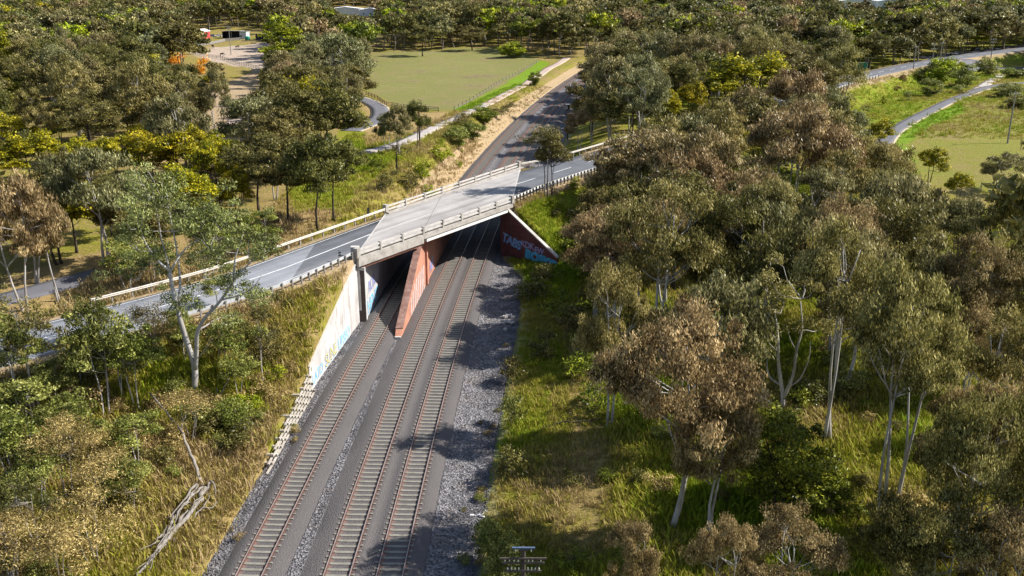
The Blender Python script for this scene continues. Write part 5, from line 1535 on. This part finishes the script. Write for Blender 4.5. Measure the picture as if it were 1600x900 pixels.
farproto('leaf_olive', 3); farproto('leaf_grey', 2); farproto('leaf_gold', 1, up_norm=.5, droop=.1); farproto('leaf_lime', 1, up_norm=.4, droop=.1); farproto('leaf_brown', 1); farproto('leaf_tan', 1); farproto('leaf_dark', 1)
KI = {'tan': (7, 8, 3), 'tan_near': (7, 8), 'olive': (0, 1, 2), 'olive_near': (0, 1, 2), 'grey': (3, 4), 'gold': (5,), 'lime': (6,), 'brown': (7, 8), 'brown_near': (7, 8), 'slim_near': (7, 8), 'thin': (3,), 'dark': (9,)}
pts, rot, scl, idx = [], [], [], []
fr = random.Random(5)
for x, y, s, k in far_pts:
    pts.append((x, y, zat(x, y) - .1)); rot.append((0, 0, fr.uniform(0, 6.28))); scl.append((s, s, s)); idx.append(fr.choice(KI[k]))
y = 340.0
cx2, cy2 = [], []
while y < 1500:
    sp = 9.8 if y < 600 else 11.5 if y < 900 else 14
    x = -.62 * y
    while x < .62 * y:
        cx2.append(x + fr.uniform(-3, 3)); cy2.append(y + fr.uniform(-3, 3)); x += sp
    y += sp
cx2 = np.array(cx2); cy2 = np.array(cy2); cz2 = height(cx2, cy2)
keep = road_dist(cx2, cy2) > 9
d = cx2 - t2c(cy2); keep &= ~((d > dl(cy2) - 4) & (d < dr(cy2) + 4) & (cy2 < 470))
GP.append([tuple(G(*c_).xy) for c_ in [(275, 80), (270, 47), (430, 47), (430, 72)]])
for g in GP[:7] + GP[-1:]: keep &= ~inside(g, cx2, cy2)
hs = np.array([fr.uniform(.75, 1.55) for _ in cx2])
qx, qy, qd = P(cx2, cy2, cz2 + 13 * hs); qx2, qy2, _ = P(cx2, cy2, cz2 + 6)
for poly in CLEAR:
    keep &= ~inside(poly, qx, qy) & ~inside(poly, qx2, qy2)
    for zz_ in (2, 9, 12, 15): keep &= ~inside(poly, qx2, P(cx2, cy2, cz2 + zz_)[1])
    for o in (-6000, -3000, 3000, 6000): keep &= ~inside(poly, qx2 + o / qd, qy2)
for x, yv, z, s in zip(cx2[keep], cy2[keep], cz2[keep], hs[keep]):
    pts.append((x, yv, z - .1)); rot.append((0, 0, fr.uniform(0, 6.28))); w = s * fr.uniform(.85, 1.15) * (1.0 if yv < 700 else 1.2); scl.append((w, w, s))
    r = fr.random()
    idx.append(fr.choice((0, 1, 2)) if r < .46 else fr.choice((3, 4)) if r < .72 else 5 if r < .745 else 6 if r < .83 else fr.choice((7, 8)) if r < .93 else 9)
scatter('distant_forest', FARK, pts, rot, scl, idx, label='far gum forest behind the paddock, yard and highway')
print('far trees', len(pts))

# grass tufts
def tuft(seed, n, h, sp):
    r = np.random.default_rng(seed)
    V, Q, v = [], [], []
    for i in range(n):
        a = r.uniform(0, 6.28); b = np.array([math.cos(a), math.sin(a)]); o = r.normal(size=2) * sp
        hh = h * r.uniform(.5, 1.2); w = .035 * h / .5; lean = r.uniform(.1, .8) * hh
        t = np.array([-b[1], b[0]]) * w
        p0 = np.array([*o, -.05]); p1 = np.array([*(o + b * lean * .35), hh * .6]); p2 = np.array([*(o + b * lean), hh])
        k = len(V)
        V += [p0 + [*t, 0], p0 - [*t, 0], p1 - [*(t * .8), 0], p1 + [*(t * .8), 0], p2 - [*(t * .2), 0], p2 + [*(t * .2), 0]]
        Q += [(k, k + 1, k + 2, k + 3), (k + 3, k + 2, k + 4, k + 5)]; c = r.uniform(); v += [c, c]
    return np_mesh('tuft', np.array(V), np.array(Q), M['tuft'], fattrs=dict(v=v))
TUFTS = [('tuft', tuft(i, 24, .34, .26)) for i in range(3)] + [('tuft', tuft(9 + i, 16, .7, .3)) for i in range(2)]
gr_ = np.random.default_rng(12)
def grass_points():
    X, Y = [], []
    def area(n, x0, x1, y0, y1):
        X.append(gr_.uniform(x0, x1, n)); Y.append(gr_.uniform(y0, y1, n))
    area(26000, -48, -12, 50, 108); area(42000, -6, 34, 50, 135); area(9000, -34, 4, 112, 215); area(14000, 20, 70, 60, 170); area(9000, -6, 24, 130, 200); area(9000, -24, 26, 200, 330); area(16000, 80, 200, 205, 340)
    X = np.concatenate(X); Y = np.concatenate(Y)
    d = X - t2c(Y); eL = dl(Y) - d; eR = d - dr(Y)
    k = ((eL > .08) | (eR > .5)) & (road_dist(X, Y) > 5.3)
    k &= gr_.uniform(0, 1, len(X)) < np.clip(np.maximum(eL, eR) / 1.6, .5, 1)
    pth = inside(ZWORLD[-1][0], X, Y); k &= ~pth | (gr_.uniform(0, 1, len(X)) < .3)
    k &= (Y < 200) | ((eL > .3) & (eL < 13)) | ((X > 80) & (gr_.uniform(0, 1, len(X)) < .9))
    px, py, _ = P(X, Y, height(X, Y)); k &= (px > -60) & (px < 1660) & (py < 960)
    for rec in PATHS: 
        for q in rec: k &= np.hypot(X - q[0], Y - q[1]) > 2.2
    return X[k], Y[k]
PATHS = [[tuple(G(x, y).xy) for x, y in densify([(760, 163), (800, 142), (850, 112), (880, 95)], 10)], [tuple(G(x, y).xy) for x, y in densify([(1372, 236), (1394, 208), (1420, 190), (1460, 170), (1500, 152), (1525, 142), (1560, 133), (1625, 128)], 6)], [tuple(G(x, y).xy) for x, y in densify([(1530, 138), (1545, 128), (1565, 116)], 6)], [tuple(G(x, y).xy) for x, y in densify([(570, 240), (640, 219), (700, 191), (760, 163)], 10)]]
gx, gy = grass_points(); gz = height(gx, gy)
cov, dirt, _ = cover_at(gx, gy)
gc = np.clip(cov + .5 * np.sin(gx * .21 + 1.3 * np.sin(gy * .13)) * np.sin(gy * .17 + gx * .05) * np.where(gx > -5, .62, .4) + gr_.normal(size=len(gx)) * .08, 0, 1)
n = len(gx)
s = gr_.uniform(.6, 1.35, n) * np.where((gx > -8) & (gx - t2c(gy) < 19), .68, 1)
scatter('grass', TUFTS, np.stack([gx, gy, gz], -1), np.stack([gr_.normal(size=n) * .1, gr_.normal(size=n) * .1, gr_.uniform(0, 6.28, n)], -1), np.stack([s, s, s * gr_.uniform(.6, 1.2, n)], -1), gr_.choice([0, 1, 2, 0, 1, 3, 4], n), dict(gc=gc), 'tufts of dry and green grass on the banks and the wood floor')
# loose stones on the coarse gravel
def stone(seed):
    r = np.random.default_rng(seed)
    base = [(1, 0, 0), (-1, 0, 0), (0, 1, 0), (0, -1, 0), (0, 0, 1), (0, 0, -1)]
    v = [tuple(np.array(b) * r.uniform(.6, 1.1) + r.normal(size=3) * .15) for b in base]
    f = [(0, 2, 4), (2, 1, 4), (1, 3, 4), (3, 0, 4), (2, 0, 5), (1, 2, 5), (3, 1, 5), (0, 3, 5)]
    me = bpy.data.meshes.new('stone'); me.from_pydata(v, [], f); me.materials.append(M['stone']); return me
sy = gr_.uniform(50, 200, 42000); sy = 50 + (sy - 50) ** 1.25 * 150 / 150 ** 1.25
c = t2c(sy); which = gr_.uniform(0, 1, len(sy))
L0, R0 = dl(sy), dr(sy); d1 = t1d(sy)
dd = np.where(which < .16, gr_.uniform(0, 1, len(sy)) * (d1 - 2.35 - L0) + L0, np.where(which < .30, -2.68 + gr_.normal(size=len(sy)) * (.12 + .5 * np.clip((95 - sy) / 45, 0, 1)), 5.9 + (R0 - 5.6) * gr_.uniform(0, 1, len(sy)) ** .9))
zz = np.where(which < .16, -.70, np.where(which < .30, -.48, -.60))
k = ~((which >= .16) & (which < .30) & (sy > 95) & (sy < 142))
ss = gr_.uniform(.04, .085, len(sy))
sx = c + dd; nst = int(k.sum())
scatter('gravel', [('stone', stone(i)) for i in range(4)], np.stack([sx, sy, zz], -1)[k], gr_.uniform(0, 6.28, (nst, 3)), np.repeat(ss[k][:, None], 3, 1), gr_.integers(0, 4, nst), label='coarse pale gravel beside and between the tracks')

# ------------------------------------------------------------------ fallen timber
def timber(name, label, base_px, limbs, mat='dead_wood', cat='dead wood', lift=.15, seed=1):
    p = G(*base_px); t = thing(name, label, cat, p)
    rng = np.random.default_rng(seed)
    trunk = None
    for i, (pts, r0, r1) in enumerate(limbs):
        pl = []
        for q in pts:
            g = G(q[0], q[1]); pl.append(np.array((g.x - p.x, g.y - p.y, g.z - p.z + lift + (q[2] if len(q) > 2 else 0))))
        pp = []
        for a, b in zip(pl[:-1], pl[1:]):
            for k in range(4): pp.append(a + (b - a) * k / 4 + rng.normal(size=3) * .05 * (k > 0))
        pp.append(pl[-1])
        MB().tube([tuple(x) for x in pp], list(np.linspace(r0, r1, len(pp))), 7).build('trunk' if i == 0 else 'branch', M[mat], t, True)
    return t
fr = random.Random(31)
bl = [([(322, 775, .5), (310, 800, .6), (285, 832, .6), (258, 862, .5), (228, 898, .4), (215, 910, .3)], .21, .08)]
for k in range(22):
    t0 = fr.uniform(0, .75); a = (322 - 100 * t0 + fr.uniform(-13, 13), 775 + 125 * t0 + fr.uniform(-6, 6), fr.uniform(.3, 1.0)); ln = fr.uniform(25, 70)
    bl.append(([a, (a[0] - ln * .35 + fr.uniform(-5, 5), a[1] + ln * .45, fr.uniform(.4, 1.2)), (a[0] - ln * .72 + fr.uniform(-12, 12), a[1] + ln * .9, fr.uniform(.2, .7))], fr.uniform(.04, .11), .02))
bl += [([(322, 775), (330, 765, .6), (336, 772, .7), (338, 785, .3)], .12, .05), ([(300, 815), (318, 806, .5), (333, 806, .5), (340, 798, .6)], .08, .03), ([(318, 806, .5), (328, 797, .8), (326, 790, .9)], .05, .02)]
timber('fallen_tree', 'weathered fallen tree with silvery branches beside the left gravel edge', (322, 775), bl, seed=3)
timber('fallen_log', 'leaning grey dead trunk above the silvery fallen tree', (318, 760), [([(318, 765, .0), (306, 742, .8), (296, 722, 1.2), (286, 700, 1.4), (262, 672, 1.6), (238, 650, 1.9)], .15, .06), ([(286, 700, 1.4), (292, 690, 1.9), (300, 684, 2.2)], .06, .03)], 'bark_grey', seed=4)
timber('fallen_log', 'forked broken grey log beside the bright bush on the left bank', (338, 662), [([(334, 664), (345, 657), (352, 652, .3)], .22, .18), ([(352, 652, .3), (346, 638, .8), (340, 628, 1.2)], .10, .04), ([(346, 638, .8), (352, 628, 1.2), (362, 618, 1.5)], .05, .02)], 'dead_wood', seed=5)
timber('fallen_log', 'pale bleached branch lying on the gravel right of the tracks', (745, 808), [([(733, 808), (745, 807), (757, 809)], .10, .07), ([(752, 808), (758, 803, .2), (760, 806, .3)], .04, .02)], 'white_paint', lift=.05, seed=6)
timber('fallen_log', 'thin dark branch lying across the grass strip', (900, 665), [([(860, 668, .1), (885, 664, .2), (905, 665, .2), (935, 662, .3)], .08, .05), ([(860, 668, .1), (845, 676, .1), (828, 686, 0)], .05, .02)], 'bark_dark', seed=7)
timber('fallen_log', 'grey fallen branch on the scrubby bank at far lower left', (12, 850), [([(4, 830, .4), (8, 855, .3), (14, 880), (18, 905)], .14, .08), ([(8, 855, .3), (2, 840, 1.2), (-4, 815, 2)], .09, .04)], seed=8)
timber('fallen_log', 'bleached dead limbs in the lower right corner of the wood', (1560, 770), [([(1530, 700, 1.6), (1548, 730, 1.2), (1565, 765, .6), (1590, 790, .2)], .20, .12), ([(1548, 730, 1.2), (1540, 712, 2.2), (1535, 700, 2.8)], .09, .03)], 'bark_pale', seed=9)
rb = thing('rubble', 'small broken white concrete pieces at the gravel edge below the shaded wall', 'rubble', G(793, 505, -.55))
rr = random.Random(2)
for k in range(9):
    MB().box((rr.uniform(-.5, .6), rr.uniform(-2.2, 2.2), rr.uniform(.02, .2)), (rr.uniform(.2, .6), rr.uniform(.12, .5), rr.uniform(.1, .25)), rr.uniform(0, 3)).build('concrete_piece', M['concrete_pale'], rb)


# weeds creeping on to the gravel edges and round the crib wall
wk = random.Random(14)
for k in range(26):
    yy = wk.uniform(50, 100); sd = wk.random() < .5
    xx = float(t2c(yy)) + (float(dl(yy)) + wk.uniform(.3, 1.6) if sd else float(dr(yy)) - wk.uniform(-.2, 1.6))
    if sd and yy > 82: continue
    hh = wk.uniform(.3, .75)
    plant(wk.choice(['shrub_dry', 'shrub_olive', 'shrub_green', 'shrub_dry']), xx, yy, hh, hh * 1.6, z=-.68)

# labels: look, region, and place within the like ones of that region
def region(px, py):
    if py < 66: return 'far behind the sheds' if px < 300 else 'far behind the dirt yard' if px < 570 else 'far behind the paddock' if px < 900 else 'far above the railway curve' if px < 1200 else 'far along the highway'
    if px < 470 and py < 130: return 'left of the dirt yard' if px < 330 else 'beside the dirt yard'
    if px < 580 and py < 250: return 'left wood below the sheds' if px < 300 else 'left wood below yellow clearing'
    if px < 580 and py < 430: return 'left wood above the road' if px < 300 else 'left wood by guard rail'
    if px < 480: return 'left bank near the road' if py < 600 else 'left bank beside the tracks' if px > 260 else 'scrubby bank at lower left'
    if px < 860 and py < 340: return 'slope between path and tracks'
    if px < 860: return 'along the right gravel edge'
    if px > 1330 and py < 190: return 'by the upper right footpath'
    if py < 150: return 'right wood below the highway'
    if py < 300: return 'right wood beside the road' if px < 1080 else 'middle of the right wood' if px < 1330 else 'near edge of right field'
    if px < 1000: return 'grass strip near the bridge' if py < 450 else 'shaded grass strip'
    if py < 500: return 'wood behind bare white gum' if px < 1300 else 'right wood below the field'
    if px < 1200: return 'lower wood beside grass strip'
    return 'lower wood around dense tree' if px < 1350 else 'lower right corner wood'
ORD = ['first', 'second', 'third', 'fourth', 'fifth', 'sixth', 'seventh', 'eighth', 'ninth', 'tenth', 'eleventh', 'twelfth']
groups = {}
for rec in PLANTS:
    root, kind, px, py, label, dist, h = rec
    root['group'] = ('wattles ' if NAME.get(kind) == 'wattle_tree' else 'shrubs ' if kind.startswith(('shrub', 'bush')) else 'trees ') + region(px, py)
    if label: root['label'] = label; continue
    groups.setdefault((LOOK[kind], region(px, py)), []).append(rec)
def order(recs, base, extra):
    recs.sort(key=lambda t: t[2]); n = len(recs)
    for i, rec in enumerate(recs):
        if n == 1: s = f'{base}{extra}'
        elif i == 0: s = f'leftmost {base}{extra}'
        elif i == n - 1: s = f'rightmost {base}{extra}'
        elif i <= (n - 1) / 2: s = f'{ORD[i]} {base} from the left{extra}'
        else: s = f'{ORD[n - 1 - i]} {base} from the right{extra}'
        rec[0]['label'] = s
for (look, reg), recs in groups.items():
    if len(recs) <= 6: order(recs, look, ', ' + reg)
    else:
        recs.sort(key=lambda t: t[3])
        nb = min(4, math.ceil(len(recs) / 7)); rows = {2: ['back row', 'front row'], 3: ['back row', 'middle row', 'front row'], 4: ['back row', 'second row', 'third row', 'front row']}[max(2, nb)]
        nb = len(rows); k = math.ceil(len(recs) / nb)
        for b in range(nb):
            ch = recs[b * k:(b + 1) * k]
            if ch: order(ch, look, f', {reg}, {rows[b]}')
